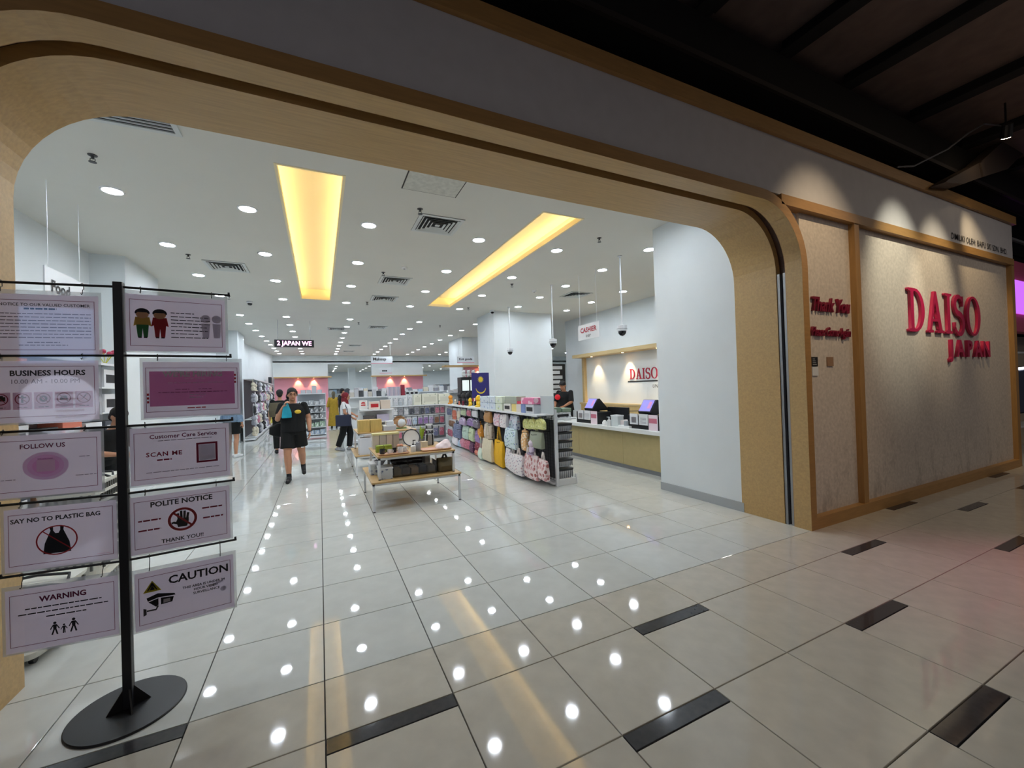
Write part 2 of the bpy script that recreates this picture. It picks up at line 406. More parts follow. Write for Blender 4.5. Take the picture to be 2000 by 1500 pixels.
# ================================================================ FRONT OF THE SHOP
Y0 = 2.468
XL, XR, ZA, RA = -1.52, 4.51, 3.316, .6
def arch(off, n=12):
    """open polyline up the left jamb, round the two corners, down the right jamb; off grows outward"""
    l, r, z, R = XL-off, XR+off, ZA+off, RA+off
    pts = [(l, 0)]
    pts += [(l+R-R*cos(pi/2*i/n), z-R+R*sin(pi/2*i/n)) for i in range(n+1)]
    pts += [(r-R+R*sin(pi/2*i/n), z-R+R*cos(pi/2*i/n)) for i in range(n+1)]
    return pts+[(r, 0)]
fo = (1.5, Y0, 0)
wf = struct(MB(fo).box(-8, 10.45, Y0+.02, Y0+.2, 3.417, 3.99).build('wall_front', FASCIA))
# solid body above and beside the opening
bd = MB(fo); A2 = arch(.11)
bd.box(-8, 10.45, Y0+.2, 3.215, 3.42, 4.1)
bd.box(-8, XL-.11, Y0+.1, 3.215, 0, 3.42); bd.box(XR+.11, 10.45, Y0+.16, 3.215, 0, 3.42)
# corner fillings between the round arch and the square body
for sgn in (0, 1):
    arc = A2[1:14] if sgn == 0 else A2[14:27]
    cx = (XL-.11) if sgn == 0 else (XR+.11)
    bd.ext(arc+[(cx, ZA+.11)], Y0+.1, 3.215)
bd.build('facade_core', WHITE, wf)
struct(MB(fo).box(-8, 10.5, Y0-.02, Y0+.22, 3.99, 4.12).build('trim_1', WOODD))
# arch facing and the beam that runs on to the right
bz = MB(fo)
bz.strip(arch(0), arch(.1), Y0, Y0+.17)
bz.box(-8, XL, Y0, Y0+.1, 3.316, 3.417); bz.box(XR-.3, 10.42, Y0, Y0+.12, 3.316, 3.417)
struct(bz.build('trim_2', WOODD))
rv = struct(MB(fo).strip([(x, z) for x, z in arch(-.001)], arch(.012), Y0+.0005, Y0+.165).build('trim_3', WOODX))
gp = struct(MB(fo).strip(arch(.07), arch(.10), Y0+.165, Y0+.275).build('trim_4', DARKWOOD))
struct(MB(fo).strip(arch(0), arch(.1), Y0+.265, 3.225).build('trim_5', WOODX))
for x in (XR-.002, XL-.03):
    sh = thing('shutter_rail', 'black vertical shutter guide rail in the slot of the %s jamb' % ('right' if x > 0 else 'left'), 'rail', (x+.02, Y0+.22, 0))
    MB(sh.location).box(x+.012, x+.06, Y0+.17, Y0+.20, 0, 2.7).box(x+.012, x+.06, Y0+.235, Y0+.262, 0, 2.7).build('rail_channel', GREYM, sh)
    MB(sh.location).box(x+.055, x+.065, Y0+.2, Y0+.235, 0, 2.7).build('rail_slot', BLACKP, sh)
# right-hand stone panels with oak posts and skirting
for k, (a, b) in enumerate(((4.61, 5.56), (5.66, 10.33))):
    struct(MB((a, Y0, 0)).box(a, b, Y0+.07, Y0+.16, .1, 3.316).build('wall_front_panel', STONE))
struct(MB((5.61, Y0, 0)).box(5.56, 5.66, Y0+.01, Y0+.16, .12, 3.316).build('trim_6', WOODDZ))
struct(MB((10.4, Y0, 0)).box(10.33, 10.45, Y0+.01, Y0+.16, 0, 3.316).build('trim_7', WOODDZ))
struct(MB((7, Y0, 0)).box(4.61, 10.33, Y0+.0, Y0+.16, 0, .12).build('baseboard_front', WOODD))

# ---------------------------------------------------------------- facade lettering
def serif_glyphs():
    """outline of the five roman capitals, unit cap height"""
    g = {}
    def arcs(cx, cy, rx, ry, a0, a1, n=18): return [(cx+rx*cos(radians(a0+(a1-a0)*i/n)), cy+ry*sin(radians(a0+(a1-a0)*i/n))) for i in range(n+1)]
    s = .055
    g['D'] = ([[(0, 0), (.30, 0)]+arcs(.30, .5, .46, .5, -90, 90)+[(0, 1), (0, 1-s), (.10, 1-s-.02), (.10, s+.02), (0, s)],
               [(.245, s+.02)]+arcs(.30, .5, .30, .5-s-.01, -90, 90)+[(.245, 1-s-.02)]], .80)
    g['A'] = ([[(0, 0), (.27, 0), (.27, s), (.175, s+.02), (.235, .27), (.495, .27), (.555, s+.02), (.46, s), (.46, 0), (.80, 0), (.80, s), (.72, s+.02), (.455, 1), (.355, 1), (.08, s+.02), (0, s)],
               [(.258, .34), (.475, .34), (.37, .74)]], .80)
    g['I'] = ([[(0, 0), (.36, 0), (.36, s), (.255, s+.02), (.255, 1-s-.02), (.36, 1-s), (.36, 1), (0, 1), (0, 1-s), (.105, 1-s-.02), (.105, s+.02), (0, s)]], .36)
    cl = []
    for i in range(13): t = radians(20+ (270-20)*i/12); cl.append((.29+.22*cos(t), .745+.22*sin(t)))
    for i in range(1, 13): t = radians(90-250*i/12); cl.append((.30+.25*cos(t), .255+.255*sin(t)))
    n = len(cl); w = [.05+.10*max(0, sin(pi*i/(n-1)))**.8 for i in range(n)]
    g['S'] = ([ribbon(cl, w), [(.47, .72), (.52, .98), (.55, .98), (.55, .72)], [(0.03, .02), (.06, .02), (.10, .3), (.03, .3)]], .60)
    g['O'] = ([arcs(.44, .5, .44, .52, 0, 360, 40)[:-1], arcs(.44, .5, .27, .465, 0, 360, 40)[:-1]], .88)
    return g
GLY = serif_glyphs()
def big_word(word, h, m, at, R, U, parent, o, depth, gap=.06, sx=1.0):
    x = 0
    for ch in word:
        sp, w = GLY[ch]
        if ch == 'S':
            for part in sp:
                me = shape2d([[(p[0]*h*sx+x, p[1]*h) for p in part]], depth/2)
                place2d(me, 'raised_letter', m, at, R, U, parent, o)
        else:
            me = shape2d([[(p[0]*h*sx+x, p[1]*h) for p in part] for part in sp], depth/2)
            place2d(me, 'raised_letter', m, at, R, U, parent, o)
        x += (w*sx+gap)*h
FX, FU = (1, 0, 0), (0, 0, 1)
sg = thing('shop_sign', 'raised crimson letters DAISO above JAPAN on the right stone panel', 'sign', (6.7, Y0+.07, 1.75))
big_word('DAISO', .565, CRIMSON, (6.85, Y0+.052, 2.125), FX, FU, sg, sg.location, .03, gap=.12, sx=1.02)
x = 7.96
for ch, w in (('J', .24), ('A', .30), ('P', .30), ('A', .30), ('N', .30)):
    text(ch, .33, CRIMSON, (x+w/2, Y0+.055, 1.908), FX, FU, sg, sg.location, 'raised_letter', ex=.02, off=.03, sx=1.1); x += w+.01
ty = thing('wall_lettering', 'maroon script letters Thank You on the narrow stone panel', 'sign', (4.66, Y0+.07, 2.3))
text('Thank You', .21, MAROON, (5.10, Y0+.055, 2.352), FX, FU, ty, ty.location, 'lettering', ex=.012, shear=.32, off=.022, sx=.80)
ty = thing('wall_lettering', 'maroon script letters Please Come Again below Thank You', 'sign', (4.66, Y0+.07, 2.0))
text('Please Come Again', .135, MAROON, (5.10, Y0+.055, 2.06), FX, FU, ty, ty.location, 'lettering', ex=.012, shear=.32, off=.02, sx=.72)
ty = thing('wall_lettering', 'small black owner line on the white fascia at the far right end', 'sign', (8.1, Y0+.02, 3.5))
x = 8.12
for wd in ('DIMILIKI', 'OLEH:', 'BAIFU', 'SKI', 'SDN.', 'BHD.'):
    w_ = text(wd, .125, INK, (x, Y0+.014, 3.51), FX, FU, ty, ty.location, 'lettering', align='LEFT', off=.004)
    x += max(v.co.x for v in w_.data.vertices)-min(v.co.x for v in w_.data.vertices)+.055
sw = thing('wall_notice', 'black over white notice plate beside the right jamb', 'notice', (4.78, Y0+.07, 1.6))
MB(sw.location).box(4.73, 4.84, Y0+.06, Y0+.07, 1.69, 1.79).build('black_plate', INK, sw)
MB(sw.location).box(4.735, 4.845, Y0+.06, Y0+.07, 1.59, 1.685).build('white_plate', SILV, sw)
[MB(sw.location).box(4.745, 4.815-.01*i, Y0+.0585, Y0+.06, 1.705+.02*i, 1.712+.02*i).build('small_print', GREYW, sw) for i in range(4)]
sw = thing('wall_notice', 'small brown square notice right of the black and white plate', 'notice', (5.08, Y0+.07, 1.7))
MB(sw.location).box(5.02, 5.14, Y0+.06, Y0+.07, 1.69, 1.79).build('brown_plate', mat('brown_plate', (150, 118, 92), .5), sw)

# ================================================================ DARK MALL CEILING
struct(MB().box(-9, 20, -9, 3.4, 5.02, 5.1).build('ceiling', DECK))
struct(MB().box(-9, 20, 3.25, 3.4, 4.1, 5.02).build('wall_above_shop', BLACKD))
struct(MB().box(10.5, 20, 3.3, 3.45, 0, 4.1).build('wall_mall_right', BLACKD))
for i, x in enumerate((-2.2, -.4, 1.4, 3.2, 4.4, 5.55, 7.1, 8.7, 10.4)):
    j = thing('ceiling_joist', '%s dark steel joist from the left under the mall ceiling deck' % ORD[i], 'beam', (x, -8, 4.9))
    MB(j.location).box(x-.03, x+.03, -8, 2.5, 4.9, 5.02).box(x-.09, x+.09, -8, 2.5, 4.88, 4.9).build('joist_web', BLACKD, j)
    MB(j.location).box(x+.14, x+.17, -8, 2.5, 4.94, 4.97).build('pipe_run', BLACKD, j)
d = thing('air_duct', 'large black air duct running along above the shop front', 'duct', (1, 2.5, 4.5))
MB(d.location).box(-8, 6.9, 2.5, 3.24, 4.45, 4.88).box(6.9, 12, 2.5, 2.7, 4.45, 4.88).build('duct_body', BLACKD, d)
MB(d.location).box(-8, 12, 2.47, 2.5, 4.44, 4.49).build('duct_flange', mat('duct_edge', (44, 38, 36), .6), d)
d = thing('air_duct', 'short bent duct elbow beside the bright spotlight at the right', 'duct', (8.6, 2.1, 4.3))
DUCTB = mat('brownish_duct', (78, 66, 58), .6)
MB(d.location).ext([(7.35, 4.03), (7.9, 4.11), (8.55, 4.33), (9.53, 4.64), (10.2, 5.02), (9.37, 5.02), (8.48, 4.52), (7.44, 4.08)], 2.28, 2.44).build('duct_elbow', DUCTB, d)
MB(d.location).ext([(8.44, 4.50), (8.52, 4.32), (8.60, 4.34), (8.52, 4.54)], 2.26, 2.45).build('duct_flange', DUCTB, d)
c = thing('conduit', 'thin grey cable conduit curving up from the fascia to the right spotlight', 'pipe', (6.1, 2.2, 4.1))
MB(c.location).tube([(6.5, 2.43, 4.13), (6.7, 2.35, 4.14), (7.35, 2.25, 4.44), (7.85, 2.2, 4.74), (8.2, 2.15, 4.92), (8.9, 2.1, 5.02)], .010, 6).build('conduit_tube', GREYM, c)

# spotlights on the facade: can, yoke, bright lens and their lamp
SPOTS = [(4.6, .7, 4.9, 4.9, Y0, 2.55, 48, 1.15, (1, .76, .48), .85, 'beyond the entrance jamb'), (6.35, .7, 4.9, 6.6, Y0, 2.85, 36, 2.1, (1, .95, .74), .9, 'out in the corridor facing the letter D'),
         (7.35, .8, 4.9, 7.65, Y0, 2.85, 34, 1.7, (1, .86, .60), .9, 'out in the corridor facing the letter S'), (8.06, 1.93, 4.6, 9.35, Y0, 2.7, 44, .9, (1, .76, .44), .9, 'glowing beside the conduit')]
HOT = glow('spot_lens', (255, 226, 180), 40)
for (x, y, z, tx, tyy, tz, ang, pw, colr, bl, nm) in SPOTS:
    t = thing('spotlight', 'black can spotlight under the mall ceiling %s' % nm, 'spotlight', (x, y, z))
    dv = (Vector((tx, tyy, tz))-Vector((x, y, z))).normalized()
    MB(t.location).cone(Vector((x, y, z))-dv*.14, Vector((x, y, z))+dv*.02, .05, .055, 14).build('lamp_can', BLACK, t)
    MB(t.location).box(x-.008, x+.008, y-.008, y+.008, z, 5.02).build('yoke', BLACK, t)
    MB(t.location).cone(Vector((x, y, z))+dv*.021, Vector((x, y, z))+dv*.026, .045, .045, 14).build('lens', HOT, t)
    L = bpy.data.lights.new('spot_lamp', 'SPOT'); L.energy = SPOT_W*pw; L.spot_size = radians(ang); L.spot_blend = bl; L.color = colr; L.shadow_soft_size = .04
    lo = link('spot_lamp', L); lo.location = Vector((x, y, z))+dv*.04; lo.rotation_euler = dv.to_track_quat('-Z', 'Y').to_euler()
# unseen lamps added behind the viewer to give the corridor its ambient light
for i, (x, y) in enumerate(((-3.5, -3.5), (.5, -4.5), (4.5, -4), (8.5, -3), (9.5, -.5))):
    L = bpy.data.lights.new('corridor_fill_lamp', 'AREA'); L.shape = 'DISK'; L.size = .4; L.energy = MALL_W; L.color = (1, .90, .80)
    lo = link('corridor_fill_lamp', L); lo.location = (x, y, 4.8)

# pink shop light falling on the corridor floor from the right
L = bpy.data.lights.new('pink_shop_lamp', 'SPOT'); L.energy = 260; L.color = (1, .2, .4); L.spot_size = radians(34); L.spot_blend = 1; L.shadow_soft_size = .25
lo = link('pink_shop_lamp', L); lo.location = (7.6, -1.2, 2.8); lo.rotation_euler = (Vector((5.0, .75, 0))-Vector((7.6, -1.2, 2.8))).to_track_quat('-Z', 'Y').to_euler()
# the lit shop sign on the far side of the corridor that shows in the plastic sleeves
t = thing('round_light_sign', 'pale blue lit panel with a round white sign across the corridor', 'sign', (-6.4, -5.1, 0))
Rz = Matrix.Rotation(radians(-11), 3, 'Z')
def bx2(a, nm, m):
    mb = MB(); mb.box(*a); mb.v = [Rz @ v for v in mb.v]; return mb.build(nm, m, t)
bx2((-.85, .85, -.12, -.02, 0, 3.7), 'sign_wall', BLACKD); bx2((-.56, .54, -.02, .0, 2.36, 3.5), 'lit_panel', glow('pale_blue_light', (150, 186, 240), 3.6))
mb = MB().cone((0, 0, 1.52), (0, .03, 1.52), .60, .60, 32); mb.v = [Rz @ v for v in mb.v]; mb.build('round_sign', glow('white_sign_light', (226, 232, 255), 4.5), t)
for i in range(5): bx2((-.05, .42-.04*i, .03, .034, 1.25+.12*i, 1.28+.12*i), 'sign_stripe', PINK_S if 'PINK_S' in globals() else mat('sign_pink', (214, 60, 110), .5))
# ================================================================ CEILING FITTINGS
LAMP = glow('downlight_disc', (232, 242, 253), DOWN_E)
RINGM = mat('downlight_ring', (235, 236, 238), .4)
ring_me = MB().lathe([(.083, -.008), (.088, -.013), (.104, -.010), (.108, 0), (.083, 0), (.083, -.008)], n=20, ring=True).mesh('trim_ring', RINGM, True)
disc_me = MB().lathe([(.0845, -.007), (.0845, -.003)], n=12).mesh('lamp_disc', LAMP)
cols = [('line along the outer wall', -1.96, -1.95), ('line left of the yellow cove', -.73, -.82), ('line right of that cove', .66, .90), ('line left of the second cove', 2.245, 3.04), ('line right of the second cove', 3.63, 5.02), ('line above the cashier aisle', 5.1, 7.05), ('line behind the cashier counter', 6.78, 9.1)]
ynear = [4.0, 5.75, 7.5, 9.2, 10.95]; yfar = [13.42, 14.97, 16.5, 18.1, 19.62, 21.15, 22.65, 24.15, 25.65]
def downlight(x, y, z, label):
    t = thing('downlight', label, 'downlight', (x, y, z), 0, 'recessed shop downlights')
    link('trim_ring', ring_me, t); link('lamp_disc', disc_me, t)
for k, (nm, xn, xf) in enumerate(cols):
    i = 0
    for y in (([5.17, 6.43, 7.75, 8.95, 10.2] if k == 5 else [7.78, 9.07, 10.3] if k == 6 else ynear)+(yfar if k < 5 else [14.97, 24.15, 25.65] if k == 5 else [])):
        if k == 6 and y > 14: xx = xf+ (y-15)*.8
        else: xx = xn if y < 12 else xf
        if k == 4 and 16.8 < y < 19.0 and xx > 5.6: continue
        downlight(xx, y, ZC, 'round downlight, %s from the entrance in the %s' % (ORD[i], nm)); i += 1
for r, y in enumerate((28.6, 31.0, 33.4, 35.8, 38.2)):
    for q, x in enumerate((-3.5, -1.2, 1.1, 3.3, 5.5, 7.7, 9.9, 12.2, 14.5)):
        downlight(x, y, 3.42, 'small far downlight beyond the back wall, %s row, %s from the outer side' % (ORD[r], ORD[q]))
for r, y in enumerate((13.4, 16, 18.6, 21.2, 23.8)):
    for q, x in enumerate((9.5, 11.9, 14.3)):
        if (r, q) != (1, 0): downlight(x+.3*r, y, ZC, 'small downlight seen past the white pillar, %s row, %s from it' % (ORD[r], ORD[q]))

DIFF = mat('diffuser_white', (205, 209, 207), .45); HOLE = mat('diffuser_dark', (28, 28, 30), .8)
def diffuser(x, y, label, s=.3):
    t = thing('air_diffuser', label, 'air vent', (x, y, ZC), 0, 'square ceiling air diffusers')
    MB().box(-s, s, -s, s, -.003, 0).build('dark_plenum', HOLE, t)
    f = MB()
    for a, b in ((s, s-.045),):
        f.box(-a, a, -a, -b, -.012, -.002).box(-a, a, b, a, -.012, -.002).box(-a, -b, -b, b, -.012, -.002).box(b, a, -b, b, -.012, -.002)
    f.build('diffuser_frame', DIFF, t)
    for q in (.225, .175, .125, .075):                # tilted square cones
        m = MB(); w = .022; z0, z1 = -.016, -.003
        for R in range(4):
            Rm = Matrix.Rotation(R*pi/2, 3, 'Z')
            m.add([(-q-w, -q-w, z0), (q+w, -q-w, z0), (q-.0, -q+.0, z1), (-q+.0, -q+.0, z1), (-q-w, -q-w, z0-.002), (q+w, -q-w, z0-.002), (q, -q, z1-.002), (-q, -q, z1-.002)],
                  [(0, 1, 2, 3), (4, 7, 6, 5), (0, 4, 5, 1), (2, 6, 7, 3), (0, 3, 7, 4), (1, 5, 6, 2)], Rm)
        m.build('louvre_ring', DIFF, t)
    MB().box(-.03, .03, -.03, .03, -.012, -.004).build('centre_plate', DIFF, t)
for x, y, nm in ((-1.40, 8.46, 'near the outer wall pier'), (1.52, 5.43, 'nearest the entrance between the two yellow coves'), (1.45, 8.5, 'second from the entrance between the coves'), (1.48, 10.25, 'third from the entrance between the coves'), (5.86, 8.45, 'over the cashier aisle'),
                 (.6, 15.6, 'in the middle of the shop beyond the coves'), (1.9, 14.9, 'right of the middle line beyond the coves'), (1.6, 21, 'deep in the shop'), (1.5, 24, 'last before the back wall')):
    diffuser(x, y, 'square white ceiling air diffuser %s' % nm)
t = thing('air_grille', 'slotted white ceiling air grille cut off by the arch above the notice stand', 'air vent', (-1.33, 4.05, ZC))
MB().box(-.27, .28, -.27, .25, -.003, 0).build('dark_plenum', HOLE, t)
MB().box(-.31, .32, .25, .29, -.014, 0).box(-.31, .32, -.31, -.27, -.014, 0).box(-.31, -.27, -.27, .25, -.014, 0).box(.28, .32, -.27, .25, -.014, 0).build('grille_frame', DIFF, t)
for i in range(11): MB().box(-.27, .28, .205-.045*i, .214-.045*i, -.014, -.003).build('grille_bar', DIFF, t)
t = thing('access_hatch', 'speckled ceiling access panel with a dark edge near the arch', 'hatch', (1.2, 4.3, ZC))
MB((1.2, 4.3, ZC)).box(.88, 1.51, 4.02, 4.57, -.004+ZC, ZC).build('hatch_gap', GROUT, t)
MB((1.2, 4.3, ZC)).box(.893, 1.497, 4.033, 4.557, -.008+ZC, ZC-.0035).build('hatch_panel', mat('stained_hatch', (205, 205, 196), .7, noise=(18, .13)), t)
SPRK = mat('dull_metal', (74, 74, 76), .45, metal=.4)
for i, (x, y) in enumerate(((-1.83, 4.98), (-1.82, 7.94), (1.19, 5.02), (1.15, 7.97), (1.14, 10.76), (3.96, 5.04), (3.87, 8.0), (3.82, 10.74), (-1.8, 11.0), (1.2, 14), (3.9, 14))):
    t = thing('sprinkler_head', 'small metal sprinkler head, %s counted from the entrance and outer wall' % ORD[i], 'sprinkler', (x, y, ZC), 0, 'ceiling sprinkler heads')
    MB().lathe([(.036, 0), (.034, -.006), (.012, -.008), (.012, -.035)], n=12).build('escutcheon', SPRK, t)
    MB().lathe([(.028, -.062), (.030, -.066), (.004, -.068)], n=10).tube([(-.016, 0, -.03), (-.018, 0, -.05), (0, 0, -.064)], .003, 5).tube([(.016, 0, -.03), (.018, 0, -.05), (0, 0, -.064)], .003, 5).build('deflector', SPRK, t)
for i, (x, y) in enumerate(((1.46, 7.52), (4.64, 8.4))):
    t = thing('smoke_detector', 'round flat smoke detector %s' % ('between the two coves', 'over the cashier aisle')[i], 'smoke detector', (x, y, ZC))
    MB().lathe([(.055, 0), (.055, -.015), (.04, -.03), (.0, -.032)], n=16).build('detector_body', RINGM, t)
    MB().lathe([(.02, -.031), (.018, -.038), (0, -.039)], n=10).build('detector_sensor', GREYM, t)
DOME = mat('tinted_dome', (20, 20, 24), .08)
for i, (x, y, nm) in enumerate(((-1.46, 11.47, 'on the ceiling beyond the left cove'), (4.62, 10.93, 'beside the white pillar top'))):
    t = thing('dome_camera', 'small dark dome camera %s' % nm, 'camera', (x, y, ZC))
    MB().lathe([(.07, 0), (.07, -.03), (.055, -.045)], n=16).build('camera_base', SILV, t)
    MB().lathe([(.052, -.045), (.048, -.07), (.03, -.09), (0, -.096)], n=14).build('camera_dome', DOME, t)
for i, (x, y, zb, nm) in enumerate(((4.857, 5.63, 2.41, 'nearest the entrance'), (4.755, 7.81, 2.43, 'middle of three'), (4.88, 10.35, 2.48, 'in front of the white pillar'))):
    t = thing('pole_camera', 'white dome camera hanging on a long ceiling pole, %s' % nm, 'camera', (x, y, ZC))
    L = ZC-zb
    MB().tube([(0, 0, 0), (0, 0, -L+.19)], .013, 8).lathe([(.04, 0), (.04, -.01), (.013, -.02)], n=12).build('pole', SILV, t)
    MB().lathe([(.02, -L+.20), (.085, -L+.185), (.09, -L+.10), (.075, -L+.085)], n=18).build('camera_housing', SILV, t)
    MB().lathe([(.091, -L+.13), (.091, -L+.12)], n=18).build('band', GREYM, t)
    MB().lathe([(.07, -L+.088), (.066, -L+.05), (.04, -L+.015), (0, -L)], n=16).build('camera_dome', DOME, t)

# hanging signs
def hang_sign(label, P, w, h, R, lines, wires=True, board=SILV, zc=ZC, bottom=None):
    """P = centre of the face; R = reading direction; lines = (text,size,mat,dx,dy)"""
    t = thing('hanging_sign', label, 'sign', P); P = Vector(P); R = Vector(R).normalized(); N = R.cross(Vector((0, 0, 1)))
    m = MB(P); q = [P+R*sx*w/2+Vector((0, 0, sz*h/2))-N*d for d in (0, .012) for sx, sz in ((-1, -1), (1, -1), (1, 1), (-1, 1))]
    m.add(q, [(0, 1, 2, 3), (7, 6, 5, 4), (0, 4, 5, 1), (1, 5, 6, 2), (2, 6, 7, 3), (3, 7, 4, 0)]).build('sign_board', board, t)
    if wires:
        for sx in (-.4, .4):
            a = P+R*sx*w+Vector((0, 0, h/2))-N*.006; MB(P).tube([a, (a.x, a.y, zc)], .0035, 5).build('wire', SILV, t)
    if bottom:
        a = P+Vector((0, 0, -h/2)); m = MB(P); m.add([a-R*w/2+N*.002, a+R*w/2+N*.002, a+R*w/2+N*.002+Vector((0, 0, .03)), a-R*w/2+N*.002+Vector((0, 0, .03))], [(0, 1, 2, 3)]).build('stripe', bottom, t)
    for s, size, mm, dx, dy in lines:
        text(s, size, mm, P+R*dx+Vector((0, 0, dy))+N*.003, R, FU, t, P, 'lettering', off=.028)
    return t
hang_sign('white hanging sign reading CASHIER in red above the counter aisle', (4.882, 6.66, 2.64), .70, .31, (0, -1, 0), [('CASHIER', .135, mat('sign_red', (176, 24, 44), .5), 0, .03), ('お会計', .06, mat('sign_grey', (120, 120, 125), .5), 0, -.09)])
hang_sign('white hanging sign reading Food behind the sign stand', (-2.445, 6.0, 2.80), .75, .28, (0, 1, 0), [('Food', .17, INK, -.10, -.045)])
hang_sign('white hanging sign reading Makeup over the middle shelves', (2.7, 20, 3.05), .98, .34, (1, 0, 0), [('Makeup', .19, INK, -.10, .04)], bottom=PINKW)
hs = hang_sign('lower white hanging sign with one short dark word under the Makeup sign', (2.95, 20.6, 2.58), .58, .28, (1, 0, 0), [], bottom=PINKW)
for i, (a, b) in enumerate(((-.17, -.09), (-.08, -.02), (-.01, .06))): MB().box(a, b, -.004, -.002, -.05, .02).build('small_print', INK, hs)
hang_sign('white hanging sign reading Knit goods beside the far pillar', (5.5, 16, 2.76), .72, .26, (1, -.12, 0), [('Knit goods', .125, INK, 0, .03)], bottom=PINKW)
# led ticker
t = thing('led_sign', 'black hanging led ticker with glowing pink white letters 2 JAPAN WE', 'sign', (-.70, 14, 3.2))
MB(t.location).box(-1.19, -.12, 14.0, 14.06, 3.0, 3.225).build('ticker_case', BLACKP, t)
for x in (-1.1, -.22): MB(t.location).tube([(x, 14.03, 3.22), (x, 14.03, ZC)], .006, 5).build('wire', GREYM, t)
text('2 JAPAN WE', .185, glow('led_pink', (255, 190, 235), 2.6), (-.655, 13.99, 3.112), FX, FU, t, t.location, 'lettering', off=.02, sx=.92)
# warm lamps of the pink canopies
WARM = glow('warm_lamp', (255, 196, 120), 60)
for k, (x, y, z) in enumerate(((-1.12, 26.75, 2.5), (-.30, 26.75, 2.5), (4.1, 26.75, 2.5), (5.0, 26.75, 2.5), (6.35, 16.7, 2.49))):
    t = thing('canopy_spot', 'small warm lamp under the %s' % ('first pink canopy, outer one', 'first pink canopy, one by the aisle', 'second pink canopy, outer one', 'second pink canopy, inner one', 'knit goods canopy')[k], 'lamp', (x, y, z))
    MB().lathe([(.05, 0), (.05, -.008), (.035, -.010), (.035, 0)], n=12, ring=True).build('lamp_ring', RINGM, t)
    MB().lathe([(.034, -.009), (.034, -.005)], n=10).build('lamp_disc', WARM, t)
    L = bpy.data.lights.new('canopy_spot_lamp', 'SPOT'); L.energy = 75; L.color = (1, .58, .26); L.spot_size = radians(75); L.spot_blend = .7; L.shadow_soft_size = .03
    lo = link('canopy_spot_lamp', L); lo.location = (x, y, z-.03); lo.rotation_euler = Vector((0, .28, -1)).to_track_quat('-Z', 'Y').to_euler()
# ================================================================ NOTICE STAND
ST = Vector((-.918, 2.735, 0))
t = thing('notice_stand', 'black metal stand with five pairs of arms on a round base', 'sign stand', ST)
MB().lathe([(.232, 0), (.232, .006), (.228, .010), (0, .010)], n=56).build('base', BLACK, t, 'ang')
MB().box(-.019, .019, -.019, .019, .01, 2.176).build('post', BLACK, t, bevel=.003)
for k in range(4):
    a = pi/2*k+.45
    MB().ext([(.0, .01), (.085, .01), (.02, .11), (.0, .11)], -.0035, .0035).build('gusset', BLACK, t).rotation_euler = (0, 0, a)
ARM_Z = (2.153, 1.80, 1.437, 1.092, .752)
DR = Vector((cos(radians(7.7)), sin(radians(7.7)), 0)); DL = Vector((-cos(radians(5.5)), sin(radians(5.5)), 0))
for z in ARM_Z:
    for d in (DR, DL):
        m = MB(); e = d*.47+Vector((0, 0, z)); m.tube([d*.0+Vector((0, 0, z)), e], .0062, 8)
        m.tube([e-d*.006, e-d*.006+Vector((0, 0, .016))], .0055, 6).build('arm', BLACK, t)
PAPER = paper('notice_paper', (220, 214, 222), .66); PAPERP = paper('notice_paper_pink', (212, 138, 180), .6)
SLEEVE = film('clear_plastic_sleeve'); SLEEVEF = mat('sleeve_weld', (225, 230, 233), .15, alpha=.55)
PRB = mat('print_black', (20, 18, 24), .7); PRR = mat('print_crimson', (150, 22, 62), .7); PRM = mat('print_maroon', (110, 16, 66), .7); PRRED = mat('print_red', (186, 34, 44), .7)
PRG = mat('print_grey', (120, 112, 124), .7); PRY = mat('print_yellow', (212, 196, 40), .7); PRW = mat('print_white', (246, 242, 246), .6); PRGR = mat('print_green', (52, 132, 72), .7)
PRSK = mat('print_skin', (222, 178, 140), .7); PRGO = mat('print_gold', (214, 178, 84), .7); PRPK = paper('print_pale_pink', (222, 190, 206), .62); PRLT = paper('print_light', (192, 188, 194), .6)
SWd, SHt = .42, .297
